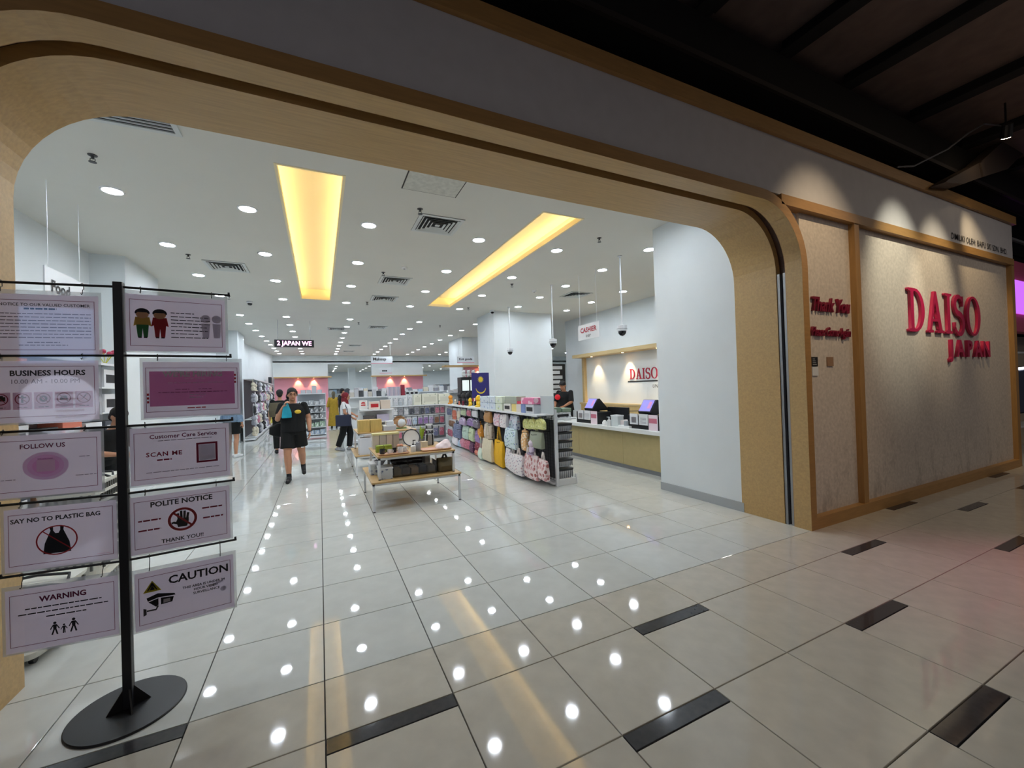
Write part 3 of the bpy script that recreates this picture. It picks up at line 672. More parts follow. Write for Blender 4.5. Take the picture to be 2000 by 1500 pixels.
def notice(label, side, zt, s0, tilt=0):
    """A3 sheet in a clear sleeve hung by two hooks; returns painter for the face (u,v in metres from its centre)"""
    d = DR if side > 0 else DL
    R = d if side > 0 else -d; N = R.cross(Vector((0, 0, 1)))
    c = d*(s0+SWd/2)*1.0+Vector((0, 0, zt-SHt/2))+ST+N*.001
    U = (Vector((0, 0, 1))+R*tilt).normalized(); Rr = (R-Vector((0, 0, 1))*tilt).normalized()
    n = thing('notice', label, 'notice', c)
    def quad(x0, x1, y0, y1, dn, nm, m, th=.0008):
        me = MB().box(x0, x1, y0, y1, -th, 0).mesh(nm, m); o = place2d(me, nm, m, c+N*dn, Rr, U, n, c); bpy.data.meshes.remove(me); return o
    quad(-SWd/2, SWd/2, -SHt/2, SHt/2, 0, 'sheet', PAPER)
    fr = shape2d([rect(-SWd/2-.012, SWd/2+.012, -SHt/2-.008, SHt/2+.02), rect(-SWd/2, SWd/2, -SHt/2, SHt/2)])
    place2d(fr, 'sleeve_border', SLEEVEF, c, Rr, U, n, c)
    me = MB().add([(-SWd/2-.012, -SHt/2-.008, 0), (SWd/2+.012, -SHt/2-.008, 0), (SWd/2+.012, SHt/2+.02, 0), (-SWd/2-.012, SHt/2+.02, 0)], [(0, 1, 2, 3)]).mesh('sleeve', SLEEVE)
    place2d(me, 'sleeve', SLEEVE, c+N*.0035, Rr, U, n, c)
    az = min(ARM_Z, key=lambda z: abs(z-zt-.03) + (10 if z < zt else 0))
    for x in (-.15, .15):
        a = c+Rr*x+U*(SHt/2+.012); top = Vector((a.x, a.y, az))
        hk = MB(c).tube([top+N*.012+Vector((0, 0, -.004)), top+N*.009+Vector((0, 0, .006)), top+Vector((0, 0, .0095)), top-N*.009+Vector((0, 0, .004)), top-N*.009+Vector((0, 0, -.02)), a+Vector((0, 0, .02)), a+N*.002, a+N*.008-U*.006, a+N*.014-U*.001], .0017, 6)
        hk.build('hook', BLACK, n)
    def P(kind, m, *a, nm='print'):
        if kind == 't':
            s, size, x, y = a[:4]; kw = a[4] if len(a) > 4 else {}
            return text(s, size, m, c+Rr*x+U*y+N*.0016, Rr, U, n, c, 'lettering', **kw)
        me = shape2d(a[0]); o = place2d(me, nm, m, c+N*(.0010 if len(a) < 2 else a[1]), Rr, U, n, c); bpy.data.meshes.remove(me); return o
    return P
def frame_print(P, m, x=.195, y=.122, w=.0022):
    P('s', m, [rect(-x, x, -y, y), rect(-x+w, x-w, -y+w, y-w)], nm='border_print')
def bars(P, m, rowsd, h=.005):
    """illegible small print: broken dark lines"""
    sp = []
    for (x0, x1, y) in rowsd:
        x = x0
        while x < x1:
            w = random.uniform(.012, .034); sp.append(rect(x, min(x+w, x1), y-h/2, y+h/2)); x += w+.004
    P('s', m, sp, nm='small_print')
def ban(P, cx, cy, r, m, ry=None, w=.0075, dn=.0018):
    ry = ry or r; k = .7071
    P('s', m, [circ(cx, cy, r, 32, ry), circ(cx, cy, r-w, 32, ry-w)], dn, nm='ban_ring')
    P('s', m, [ribbon([(cx-(r-w*.6)*k, cy+(ry-w*.6)*k), (cx+(r-w*.6)*k, cy-(ry-w*.6)*k)], w*.8)], dn, nm='ban_bar')
# left column --------------------------------------------------------
p = notice('notice with a heading A NOTICE TO OUR VALUED CUSTOMER and lines of small print', -1, 2.098, .082)
frame_print(p, PRM); p('t', PRB, 'A NOTICE TO OUR VALUED CUSTOMER', .0195, 0, .098, {'off': .012}); bars(p, PRB, [(-.07, .05, .079)], .008)
bars(p, PRG, [(-.18, .18, .055-.0165*i) for i in range(8)], .004); bars(p, PRG, [(-.06, .06, -.085), (-.09, .09, -.098)], .004)
p = notice('notice headed BUSINESS HOURS with five ban pictograms', -1, 1.775, .088)
frame_print(p, PRM); p('t', PRB, 'BUSINESS HOURS', .036, .02, .088, {'off': .03}); p('t', PRG, '10.00 AM - 10.00 PM', .030, .01, .048)
for i in range(5):
    cx = -.152+.076*i; cy = -.035
    p('s', PRPK, [rect(cx-.034, cx+.034, cy-.05, cy+.032)], nm='pictogram_tile')
    ic = [[rect(-.016, .016, -.008, .012), rect(-.008, .008, .012, .018)], [rect(-.004, .004, -.018, .018), rect(-.014, .014, .004, .010)], [circ(0, 0, .015), circ(0, 0, .006)], [[(-.016, -.008), (.016, -.008), (.010, .012), (-.010, .012)]], [[(-.014, -.016), (-.004, -.016), (.014, .010), (.006, .016)], circ(.010, .014, .005, 10)]][i]
    p('s', PRB, [[(x+cx, y+cy) for x, y in s] for s in ic], .0014, nm='pictogram')
    ban(p, cx, cy, .027, PRR, w=.004); bars(p, PRB, [(cx-.018, cx+.018, cy-.040)], .004)
p = notice('notice headed FOLLOW US with a pale square in a pink glow', -1, 1.418, .085)
frame_print(p, PRM); p('t', PRM, 'FOLLOW US', .030, -.01, .092, {'off': .02})
for k, (r, r2, cc) in enumerate(((.085, .068, (232, 206, 226)), (.068, .050, (230, 186, 218)), (.050, 0, (228, 168, 210)))):
    p('s', paper('print_glow_%d' % k, cc, .6), [circ(0, -.005, r, 30, r*.8), circ(0, -.005, r2, 30, r2*.8) if r2 else rect(-.034, .034, -.032, .026)], .0010, nm='tint')
p('s', PRPK, [rect(-.034, .034, -.032, .026)], .0010, nm='pale_square'); bars(p, PRG, [(-.03, .03, .03)], .003)
bars(p, PRG, [(.11, .19, -.062), (.125, .165, .030), (-.19, -.11, -.062)], .003)
p = notice('notice SAY NO TO PLASTIC BAG with a struck out black carrier bag', -1, 1.066, .030)
frame_print(p, PRM); p('t', PRB, 'SAY NO TO PLASTIC BAG', .029, -.02, .090, {'off': .028})
bag = [(-.052, -.080), (.052, -.080), (.046, -.03), (.024, .03), (.026, .046), (.012, .048), (.012, .030), (.006, .016), (-.006, .016), (-.014, .030), (-.014, .048), (-.028, .046), (-.024, .03), (-.046, -.03)]
p('s', PRB, [[(x-.02, y) for x, y in bag]], nm='pictogram'); ban(p, -.02, -.018, .078, PRRED, .072, .006)
bars(p, PRPK, [(.13, .18, -.112)], .003)
p = notice('notice headed WARNING with three walking figures hand in hand', -1, .684, .032)
frame_print(p, PRM); p('t', PRM, 'WARNING', .036, 0, .088, {'off': .035})
bars(p, PRB, [(-.14, .145, .050), (-.165, .17, .026), (-.065, .085, .002)], .0055)
def figure(cx, cy, h, a):
    q = h
    return [circ(cx, cy+.9*q, .10*q, 12), [(cx-.12*q, cy+.78*q), (cx+.12*q, cy+.78*q), (cx+.09*q, cy+.38*q), (cx-.09*q, cy+.38*q)],
            ribbon([(cx-.05*q, cy+.40*q), (cx-.17*q*a, cy)], .1*q), ribbon([(cx+.05*q, cy+.40*q), (cx+.15*q*a, cy)], .1*q),
            ribbon([(cx-.1*q, cy+.74*q), (cx-.27*q, cy+.42*q)], .07*q), ribbon([(cx+.1*q, cy+.74*q), (cx+.27*q, cy+.42*q)], .07*q)]
for cx, h, a in ((-.034, .062, 1), (.0, .045, .4), (.036, .066, 1)): 
    for s in figure(cx, -.092, h, a): p('s', PRB, [s], nm='pictogram')
# right column -------------------------------------------------------
p = notice('notice with two cartoon children in green and red dress beside small print', 1, 2.122, .024)
frame_print(p, PRM)
for gx, body, legs in ((-.145, PRGO, PRGR), (-.075, PRRED, PRRED)):
    p('s', legs, [[(gx-.020, -.075), (gx-.004, -.075), (gx, -.03), (gx+.004, -.075), (gx+.020, -.075), (gx+.026, .0), (gx-.026, .0)]], nm='clothing_print')
    p('s', body, [[(gx-.036, -.018), (gx-.028, .03), (gx+.028, .03), (gx+.036, -.018), (gx+.02, -.01), (gx-.02, -.01)]], .0013, nm='clothing_print')
    p('s', PRSK, [circ(gx, .045, .026, 24, .022)], .0016, nm='face_print')
    p('s', PRB, [[(gx-.028, .045)]+[(gx+.030*cos(pi-pi*i/10), .052+.024*sin(pi*i/10)) for i in range(11)]+[(gx+.028, .045), (gx+.018, .055), (gx-.018, .055)]], .0018, nm='hair_print')
    p('s', PRB, [rect(gx-.018, gx-.004, -.08, -.074), rect(gx+.004, gx+.018, -.08, -.074)], .0016, nm='shoe_print')
for gx in (.120, .170):
    p('s', PRLT, [circ(gx, .036, .022), [(gx-.02, .01), (gx+.02, .01), (gx+.014, -.07), (gx-.014, -.07)]], nm='faint_figure')
bars(p, PRB, [(-.03, .07, .060), (-.03, .135, .040), (-.03, .14, .022), (-.03, .14, .004), (-.03, .125, -.014), (-.03, .13, -.034), (-.03, .085, -.052), (-.03, .13, -.072)], .0045)
p = notice('pink notice reading WE\'RE HIRING in white letters', 1, 1.768, .085)
frame_print(p, PRM, .2, .118); p('s', PAPERP, [rect(-.185, .185, -.088, .098)], nm='pink_field'); p('t', PRW, "WE'RE HIRING", .040, 0, .082, {'off': .045})
bars(p, PRPK, [(-.04, .05, .058), (-.11, .13, .036)], .006); bars(p, PRM, [(-.08, -.02, .0), (.02, .08, .0), (-.15, .15, -.015)], .004); bars(p, PRW, [(-.02, .05, -.03), (-.02, .04, -.045)], .005); bars(p, PRRED, [(-.03, .05, -.102)], .006)
for sx in (-.1925, .188): p('s', PRRED, [rect(sx-.004, sx+.005, y, y+.012) for y in ((-.07, -.05, -.03) if sx < 0 else (.03, .05, .07))], .0014, nm='edge_marks')
p = notice('notice headed Customer Care Service with SCAN ME and an empty red frame', 1, 1.421, .028)
frame_print(p, PRM); p('t', PRM, 'Customer Care Service', .030, .01, .098, {'off': .02}); p('t', PRR, 'SCAN ME', .032, -.075, .005, {'off': .026, 'spacing': 1.15}); bars(p, PRR, [(-.105, -.045, -.025)], .008)
p('s', PRR, [rect(.06, .155, -.06, .05), rect(.070, .145, -.050, .040)], nm='red_frame'); p('s', PRLT, [rect(.072, .143, -.048, .038)], .0014, nm='pale_square'); bars(p, PRG, [(-.10, .13, .076), (-.15, .16, -.088)], .003)
p = notice('POLITE NOTICE with a black hand in a red ban ring', 1, 1.066, .022)
frame_print(p, PRM); p('t', PRB, 'POLITE NOTICE', .037, 0, .098, {'off': .03}); p('t', PRB, 'THANK YOU!!', .028, .0, -.102, {'off': .02})
hand = [[(-.020, -.040), (.018, -.040), (.026, -.012), (.026, .006), (-.022, .004), (-.028, -.010)]]+[ribbon([(x, 0), (x+dx, y)], .0105) for x, dx, y in ((-.016, -.004, .034), (-.005, -.001, .046), (.007, .002, .044), (.019, .005, .032))]+[ribbon([(-.016, -.022), (-.038, -.012), (-.046, -.016)], .011)]
for s in hand: p('s', PRB, [s], nm='pictogram')
ban(p, 0, 0, .062, PRRED, w=.012, dn=.0019)
for s, x, y in (('COLD LIQUIDS', -.135, .020), ('CAMERAS', .13, .042), ('LOUD NOISES', -.135, -.030), ('INDOOR VIDEOS', .133, -.012)): bars(p, PRR, [(x-.045, x+.045, y)], .008)
p = notice('CAUTION notice with a yellow warning triangle and a black surveillance camera', 1, .672, .032)
frame_print(p, PRM); p('t', PRB, 'CAUTION', .058, .055, .080, {'off': .025}); p('s', PRY, [[(-.178, .040), (-.105, .040), (-.1415, .098)]], nm='warning_triangle'); p('s', PRB, [ribbon([(-.160, .048), (-.1415, .088)], .004), ribbon([(-.123, .048), (-.1415, .088)], .004), ribbon([(-.150, .050), (-.1415, .072)], .003), ribbon([(-.133, .050), (-.1415, .072)], .003)], .0014, nm='triangle_mark')
for s, x, y in (('THIS AREA IS UNDER 24', .075, .022), ('HOUR VIDEO', .082, .002), ('SURVEILLANCE', .085, -.018)): p('t', PRB, s, .0175, x, y, {'off': .025})
cm_ = [[(-.165, .012), (-.12, .026), (-.052, .008), (-.048, -.002), (-.118, .004), (-.160, -.006)], [(-.158, -.010), (-.118, .0), (-.118, -.034), (-.128, -.042)], [(-.108, .0), (-.055, -.008), (-.062, -.034), (-.108, -.036)], ribbon([(-.120, -.038), (-.128, -.056), (-.165, -.054)], .008), [(-.178, -.038), (-.166, -.044), (-.166, -.072), (-.178, -.078)]]
for s in cm_: p('s', PRB, [s], nm='pictogram')
p('s', PRW, [rect(-.098, -.070, -.030, -.012)], .0016, nm='lens_print'); p('s', PRLT, [circ(.16, -.03, .014), ribbon([(.10, .0), (.16, .015)], .01)], nm='faint_mark')
# ================================================================ ITEM KIT  (local frame: x along the shelf, y out of it, z up)
def C(*c): return mat('card_%d_%d_%d' % c, c, .55)
def FR(ox, oy, rz):
    c, s = cos(rz), sin(rz)
    return lambda u, d, z: (ox+c*u-s*d, oy+s*u+c*d, z), rz
def carton(F, u0, u1, d0, d1, z0, z1, m, label, cat='box', group=None, band=None, lid=None):
    f, rz = F; w, dp, h = (u1-u0)/2, (d1-d0)/2, z1-z0
    t = thing('carton', label, cat, f((u0+u1)/2, (d0+d1)/2, z0), rz, group)
    MB().box(-w, w, -dp, dp, 0, h).build('box_body', m, t, bevel=min(.004, h*.05))
    if band: MB().box(-w*.75, w*.75, dp, dp+.0015, h*.25, h*.72).build('label_panel', band, t)
    if lid: MB().box(-w-.004, w+.004, -dp-.004, dp+.004, h-.02, h+.006).build('lid', lid, t)
    return t
def pack(F, u, d, z1, w, h, m, label, cat='pack', group=None, card=None, puff=.018):
    """carded or bagged goods hanging by a hole; z1 = top"""
    f, rz = F
    t = thing('hanging_pack', label, cat, f(u, d, z1-h), rz, group)
    MB().box(-w/2, w/2, -.002, .002, 0, h).build('backing_card', card or SILV, t)
    MB().loft([((0, .004+puff*.5, h*.04), w*.40, puff*.3, 0, .5), ((0, .004+puff*.5, h*.2), w*.46, puff, 0, .45), ((0, .004+puff*.5, h*.62), w*.46, puff, 0, .45), ((0, .004+puff*.5, h*.80), w*.38, puff*.3, 0, .5)], 12).build('goods', m, t, True)
    return t
def tote(F, u0, u1, d, z0, z1, zt, m, label, hm=None, cat='bag', thick=.05):
    f, rz = F; w, h = (u1-u0)/2, z1-z0; d += random.uniform(-.04, .05)
    t = thing('tote_bag', label, cat, f((u0+u1)/2, d, z0), rz+random.uniform(-.12, .12))
    MB().loft([((0, 0, 0), w*.86, thick*.5, 0, .35), ((0, 0, h*.05), w*.97, thick, 0, .4), ((.0, .006, h*.45), w, thick*1.15, 0, .45), ((0, 0, h*.9), w*.98, thick*.6, 0, .4), ((0, 0, h), w*.97, thick*.35, 0, .35)], 18).build('bag_body', m, t, True)
    if zt > z1+.02:
        for y in (-.012, .014):
            mm = MB(); T_ = zt-z0
            for x in (-w*.45, w*.45):
                a, b = Vector((x, y, h-.05)), Vector((x*.12, y*.4, T_))
                mm.add([a+Vector((-.014, 0, 0)), a+Vector((.014, 0, 0)), b+Vector((.014, 0, 0)), b+Vector((-.014, 0, 0)), a+Vector((-.014, .003, 0)), a+Vector((.014, .003, 0)), b+Vector((.014, .003, 0)), b+Vector((-.014, .003, 0))], [(0, 1, 2, 3), (7, 6, 5, 4), (0, 4, 5, 1), (1, 5, 6, 2), (2, 6, 7, 3), (3, 7, 4, 0)])
            mm.build('handle', hm or m, t)
    return t
def pouch(F, u, d, z0, w, h, m, label, cat='bag', trim=None):
    f, rz = F; d += random.uniform(-.03, .05)
    t = thing('rounded_pouch', label, cat, f(u, d, z0), rz+random.uniform(-.1, .1))
    pts = [(-w/2, 0), (w/2, 0)]+[(w/2*cos(pi*i/12)*1.0, h*.45+h*.5*sin(pi*i/12)) for i in range(13)]
    MB().ext(pts, -.035, .035).build('pouch_body', m, t, bevel=.018)
    MB().tube([(w*.46*cos(pi*i/12), .036, h*.42+h*.5*sin(pi*i/12)) for i in range(13)], .005, 5).build('zip', trim or SILV, t)
    MB().tube([(-.02, 0, h*.94), (0, 0, h*1.08), (.02, 0, h*.94)], .005, 5).build('hanging_loop', trim or m, t)
    return t
def plush(F, u, d, z0, s, m, label, ears='round', m2=None, cat='soft toy'):
    f, rz = F
    t = thing('plush_toy', label, cat, f(u, d, z0), rz)
    MB().ball((0, 0, s*.30), (s*.27, s*.22, s*.30), 10, 7).build('body', m, t, 'all')
    h = MB().ball((0, .03*s, s*.74), (s*.27, s*.24, s*.25), 10, 7).build('head', m, t, 'all')
    e = MB()
    for q in (-1, 1):
        if ears == 'round': e.ball((q*s*.2, 0, s*.96), s*.09, 7, 5)
        elif ears == 'long': e.ball((q*s*.11, 0, s*1.12), (s*.06, s*.04, s*.22), 7, 6)
    if ears != 'none': e.build('ears', m2 or m, t, 'all')
    l = MB()
    for q in (-1, 1): l.ball((q*s*.17, .16*s, s*.09), (s*.10, s*.16, s*.09), 8, 5); l.ball((q*s*.27, .07*s, s*.40), (s*.08, s*.08, s*.15), 8, 5)
    l.build('limbs', m2 or m, t, 'all')
    return t
def gondola(F, u0, u1, z, label, depth=.32, shelf=True, back=True, shelves=(), posts=True, wire=False, bm=None):
    f, rz = F
    t = thing('gondola_shelf', label, 'shelf', f(u0, 0, 0), rz); L = u1-u0
    if shelf: MB().box(0, L, -.03, depth, z-.022, z).build('top_shelf', SHELFW, t); MB().box(0, L, depth, depth+.006, z-.03, z+.002).build('price_rail', SILV, t)
    if back and not wire: MB().box(0, L, -.02, 0, .04, z-.02).build('back_panel', bm or SHELFW, t)
    if wire:
        m = MB()
        for i in range(int(L/.08)+1): m.box(i*.08-.002, i*.08+.002, -.004, 0, .08, z-.03)
        for i in range(int((z-.1)/.05)): m.box(0, L, -.006, -.002, .08+i*.05, .084+i*.05)
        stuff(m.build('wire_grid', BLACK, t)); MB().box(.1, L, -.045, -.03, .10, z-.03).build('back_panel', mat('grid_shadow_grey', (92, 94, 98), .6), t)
    n = max(1, round(L/1.2))
    for i in range(n+1):
        x = L*i/n; MB().box(x-.02, x+.02, -.05, -.005, 0, z+.0).build('upright', SILV, t)
    for zz, dd in shelves: MB().box(0, L, 0, dd, zz-.02, zz).build('shelf_board', SHELFW, t)
    MB().box(0, L, -.03, .05 if wire else depth, .03, .06 if wire else .10).build('plinth', SILV, t)
    return t

# ================================================================ BAG GONDOLA (runs from the cashier side into the shop)
GA = FR(3.30, 5.47, radians(87.1))
ga_ = gondola(GA, 0, 6.55, 1.13, 'long white gondola with black wire grid hung with bags and pouches', .29, wire=True)
for i, (u, z) in enumerate([(.05+.3*q, 1.06) for q in range(20)]+[(.2+.42*q, .80) for q in range(14)]+[(.3+.5*q, .5) for q in range(12)]): MB().tube([(u, 0, z), (u, .30, z+.004), (u, .31, z+.02)], .004, 5).build('peg_hook', BLACK, ga_)
for u0, u1, z in ((.1, .8, .86), (1.0, 1.7, .83), (2.2, 3.0, .82), (3.4, 4.4, .88), (4.5, 5.4, .66), (1.5, 2.3, .80)): MB().box(u0, u1, .02, .10, z-.015, z).build('hook_rail', BLACK, ga_)
g = thing('gondola_end', 'white gondola end with post, low base shelf and black wire baskets', 'shelf', (3.32, 5.44, 0))
MB(g.location).box(3.285, 3.325, 5.42, 5.46, 0, 1.2).build('end_post', SILV, g, bevel=.004)
MB(g.location).box(3.325, 3.67, 5.45, 6.2, .0, .10).build('base_shelf', SHELFW, g, bevel=.004)
MB(g.location).box(3.66, 3.685, 5.45, 5.47, 0, .16).build('corner_post', SILV, g)
MB(g.location).box(3.33, 3.70, 5.45, 6.3, 1.03, 1.05).build('upper_shelf', SHELFW, g)
BW = mat('clear_lunch_box', (188, 190, 194), .2)
for i, z in enumerate((.10, .285, .435, .575, .715, .845)):
    b = thing('storage_basket', 'black rimmed clear storage basket, %s from the floor on the gondola end' % ORD[i], 'basket', (3.50, 5.62, z))
    x0 = .145; h = .115 if i else .15
    MB().loft([((0, 0, 0), x0*.86, .125, 0, .3), ((0, 0, h-.03), x0, .145, 0, .3)], 20).build('basket_body', BW, b)
    MB().loft([((0, 0, h-.03), x0+.005, .15, 0, .3), ((0, 0, h), x0+.012, .157, 0, .3)], 20).build('rim', BLACKP, b)
    r = MB()
    for q in range(7): r.box(-x0*.8+q*x0*.266, -x0*.8+q*x0*.266+.006, -.150, -.128, .01, h-.03)
    r.build('ribs', GREYM, b)
carton(FR(3.48, 5.62, pi), -.17, .17, -.1, .1, 1.05, 1.14, printed('pale_pack_print', (222, 224, 226), (130, 134, 140), None, 20, .3), 'white boxed pack on the upper shelf of the gondola end', band=INK)
carton(FR(3.42, 5.65, pi), -.07, .08, -.1, .1, 1.145, 1.22, C(130, 152, 132), 'sage green box on the gondola end, the taller of two')
carton(FR(3.58, 5.62, pi), -.08, .08, -.1, .1, 1.145, 1.205, C(142, 162, 140), 'sage green box on the gondola end, the lower of two')
FRU = printed('pineapple_print', (206, 208, 132), (228, 226, 176), (150, 160, 90), 26, .35)
for i, u in enumerate((.62, .33, .05)): pouch(GA, u, .18+.03*i, .86+.02*i, .28, .18, FRU, 'yellow green pineapple print pouch, %s from the counter side' % ORD[2-i], trim=C(196, 190, 120))
P_PINK = printed('berry_print', (228, 208, 206), (168, 96, 92), (206, 150, 150), 15, .42); P_WH = printed('bear_print', (226, 220, 220), (150, 140, 160), (196, 150, 160), 22, .3)
for i, (u0, u1, z0, z1, m) in enumerate(((-.16, .20, .12, .43, P_PINK), (.17, .50, .06, .46, P_PINK), (.44, .70, .06, .44, P_PINK), (.64, .98, .05, .40, P_WH), (.92, 1.30, .05, .38, P_WH), (1.28, 1.58, .05, .43, P_WH))):
    tote(GA, u0, u1, .20+.02*(i % 2), z0, z1, z1+.12, m, '%s canvas bag low on the gondola, %s from the counter side' % ('brown berry print' if i < 3 else 'pale bear print', ORD[i]), C(222, 212, 206))
plush(GA, .36, .22, .46, .25, C(222, 206, 222), 'pale lilac long eared plush hanging among the low bags', 'long', C(196, 176, 204))
tote(GA, .93, 1.53, .2, .46, .82, .95, printed('animal_print', (206, 222, 226), (90, 140, 130), (90, 110, 180), 20, .32), 'pale blue tote with green and blue animal print')
tote(GA, .64, .86, .19, .47, .82, .86, printed('lattice_print', (228, 178, 120), (240, 226, 206), None, 24, .4), 'narrow orange lattice print bag')
tote(GA, .06, .44, .14, .58, .84, .88, C(150, 156, 136), 'grey green net bag behind the lilac plush')
YEL = mat('bright_yellow_canvas', (226, 172, 10), .7, noise=(14, .06)); BEI = mat('natural_canvas', (212, 202, 176), .8, noise=(20, .05))
tote(GA, 1.63, 2.24, .22, .02, .52, .84, YEL, 'bright yellow canvas tote hanging by long straps')
tote(GA, 2.18, 2.76, .22, .04, .50, .84, BEI, 'natural canvas tote beside the yellow one')
tote(GA, 2.74, 3.12, .24, .02, .24, .5, C(208, 222, 206), 'pale green white tote low beside the natural canvas one')
tote(GA, 2.49, 2.95, .17, .46, .80, .95, printed('cream_bear_print', (214, 200, 186), (150, 130, 120), None, 16, .25), 'cream printed tote above the natural canvas tote')
for i, (u0, u1, m, c) in enumerate(((.98, 1.44, printed('blue_pink_print', (210, 216, 226), (120, 130, 170), (220, 170, 190), 22, .34), 'pale blue printed'), (1.46, 1.76, P_WH, 'white bear printed'), (1.80, 2.22, printed('pink_print', (232, 206, 214), (200, 110, 140), (140, 150, 190), 20, .34), 'pink printed'))):
    tote(GA, u0, u1, .16, .80, 1.06, 1.08, m, '%s flat pouch hanging under the top shelf' % c)
tote(GA, 2.30, 2.85, .16, .84, 1.07, 1.09, mat('tan_leather', (176, 128, 72), .5), 'tan brown pouch under the top shelf')
COLS = [('white', (224, 224, 226)), ('lilac', (178, 158, 190)), ('mint', (188, 210, 196)), ('orange', (226, 150, 50)), ('purple', (150, 120, 172)), ('dark red', (128, 30, 54)), ('pink', (214, 140, 160)), ('grey', (150, 150, 158)), ('slate blue', (112, 120, 150)), ('rose', (196, 110, 130)), ('cream', (222, 212, 190)), ('plum', (96, 52, 84)), ('sky blue', (176, 198, 220)), ('brown', (136, 100, 76)), ('coral', (216, 120, 96)), ('black', (34, 34, 38)), ('pale green', (196, 210, 170)), ('charcoal', (70, 72, 80))]
CD = dict(COLS)
for (u0, u1, z0, z1, c, kd) in ((3.41, 3.87, .88, 1.08, 'white', 'k'), (2.92, 3.24, .88, 1.08, 'black', 'k'), (3.93, 4.32, .88, 1.07, 'rose', 'k'), (4.38, 4.9, .87, 1.06, 'pale green', 'k'), (4.2, 4.8, .64, .84, 'lilac', 'p'), (3.58, 4.18, .66, .86, 'purple', 'p'), (3.08, 3.54, .66, .86, 'grey', 'p'), (4.14, 4.66, .29, .62, 'mint', 'b'), (3.6, 4.12, .30, .60, 'pale green', 'b'), (3.04, 3.34, .44, .74, 'orange', 'b'), (3.14, 3.56, .32, .58, 'purple', 'b'), (2.98, 3.5, .14, .33, 'dark red', 'b'),
        (3.16, 3.56, .02, .16, 'coral', 'b'), (3.7, 4.05, .02, .26, 'plum', 'b'), (4.56, 5.02, .04, .26, 'pink', 'b'), (4.10, 4.54, .04, .26, 'rose', 'b'), (5.06, 5.74, .04, .24, 'white', 'b'), (4.84, 5.40, .24, .62, 'slate blue', 'b'), (5.30, 5.82, .70, 1.04, 'coral', 'k'), (5.86, 6.5, .80, 1.05, 'slate blue', 'k'), (5.44, 6.3, .48, .70, 'brown', 'k'), (4.94, 5.26, .68, 1.05, 'cream', 'k'), (5.82, 6.46, .18, .44, 'rose', 'k'), (4.74, 5.28, .02, .2, 'sky blue', 'b')):
    u = (u0+u1)/2; m = printed('print_'+c.replace(' ', '_'), CD[c], tuple(min(255, int(v*.68+30)) for v in CD[c]), tuple(min(255, int(v*.5+128)) for v in CD[c]), 24, .3)
    h = 'hip height' if z0 > .6 else 'knee height' if z0 > .25 else 'floor level'; n9 = n9+1 if 'n9' in globals() else 1
    lb = '%s %s at %s, %.2f metres along the bag gondola' % (c, {'k': 'carded pack', 'p': 'pouch', 'b': 'cloth bag'}[kd], h, u)
    if kd == 'k': pack(GA, u, .16, z1, (u1-u0)*.92, z1-z0, m, lb)
    elif kd == 'p': pouch(GA, u, .19, z0, (u1-u0)*.9, z1-z0, m, lb)
    else: tote(GA, u0, u1, .2, z0, z1, z1+.08, m, lb)
# goods on its top shelf
PB = printed('blue_dot_carton', (204, 214, 224), (120, 140, 180), (220, 224, 230), 13, .3); PG = printed('green_dot_carton', (214, 222, 204), (160, 180, 120), (190, 200, 210), 13, .3)
for i, (u0, u1, m) in enumerate(((1.62, 1.99, PG), (2.01, 2.34, PB), (2.36, 2.98, PB))):
    for q, z in enumerate((1.13, 1.265)): carton(GA, u0, u1, .02, .24, z, z+.13, m, 'patterned storage carton, %s of three columns from the counter, %s' % (ORD[i], ('lower', 'upper')[q]), 'box')
carton(GA, 1.0, 1.56, .02, .2, 1.27, 1.40, C(160, 166, 152), 'grey green flat box on two smaller packs')
carton(GA, 1.25, 1.58, .03, .22, 1.13, 1.265, C(220, 218, 214), 'white box with dark band under the grey green box', band=INK)
carton(GA, 1.0, 1.24, .03, .2, 1.13, 1.265, C(226, 206, 130), 'pale yellow box under the grey green box')
carton(GA, .78, .98, .05, .22, 1.13, 1.27, C(214, 206, 196), 'cream upright box next to the pink stack')
carton(GA, .80, .98, .06, .2, 1.275, 1.32, C(206, 50, 80), 'small red box on the cream upright box')
carton(GA, .26, .76, .03, .22, 1.28, 1.385, printed('pink_stripe_carton', (220, 120, 160), (236, 200, 214), None, 9, .4), 'pink boxed set on a blue and a silver box')
carton(GA, .60, .77, .04, .22, 1.13, 1.275, C(120, 140, 190), 'blue box under the pink boxed set')
carton(GA, .27, .58, .04, .22, 1.13, 1.275, C(196, 200, 206), 'silver grey box under the pink boxed set', band=INK)
s = thing('shelf_divider', 'frosted grey divider panel on the near end of the bag gondola', 'divider', GA[0](.02, .1, 1.13), GA[1])
MB().box(-.22, .22, -.006, .006, 0, .285).build('panel', mat('frosted_panel', (186, 194, 196), .5), s); MB().box(-.22, .22, -.03, .03, 0, .006).build('foot', SILV, s)
FLW = mat('yellow_toy_cloth', (234, 188, 24), .8)
for i, (u, z, sz, nm) in enumerate(((3.42, 1.13, .27, 'largest, beside the patterned cartons'), (4.1, 1.13, .20, 'smaller, next to the largest'))): plush(GA, u, .13, z, sz, FLW, 'yellow plush toy on the top shelf, %s' % nm, 'round', C(240, 206, 90))
for i, (u, z, sz, c, nm) in enumerate(((4.75, 1.13, .12, 'dark red', 'dark red'), (5.15, 1.13, .11, 'coral', 'coral'), (5.55, 1.13, .15, 'cream', 'cream'), (6.1, 1.13, .27, 'orange', 'orange'))): plush(GA, u, .13, z, sz, C(*CD[c]), '%s plush toy on the top shelf of the bag gondola' % nm, 'none' if i else 'round')
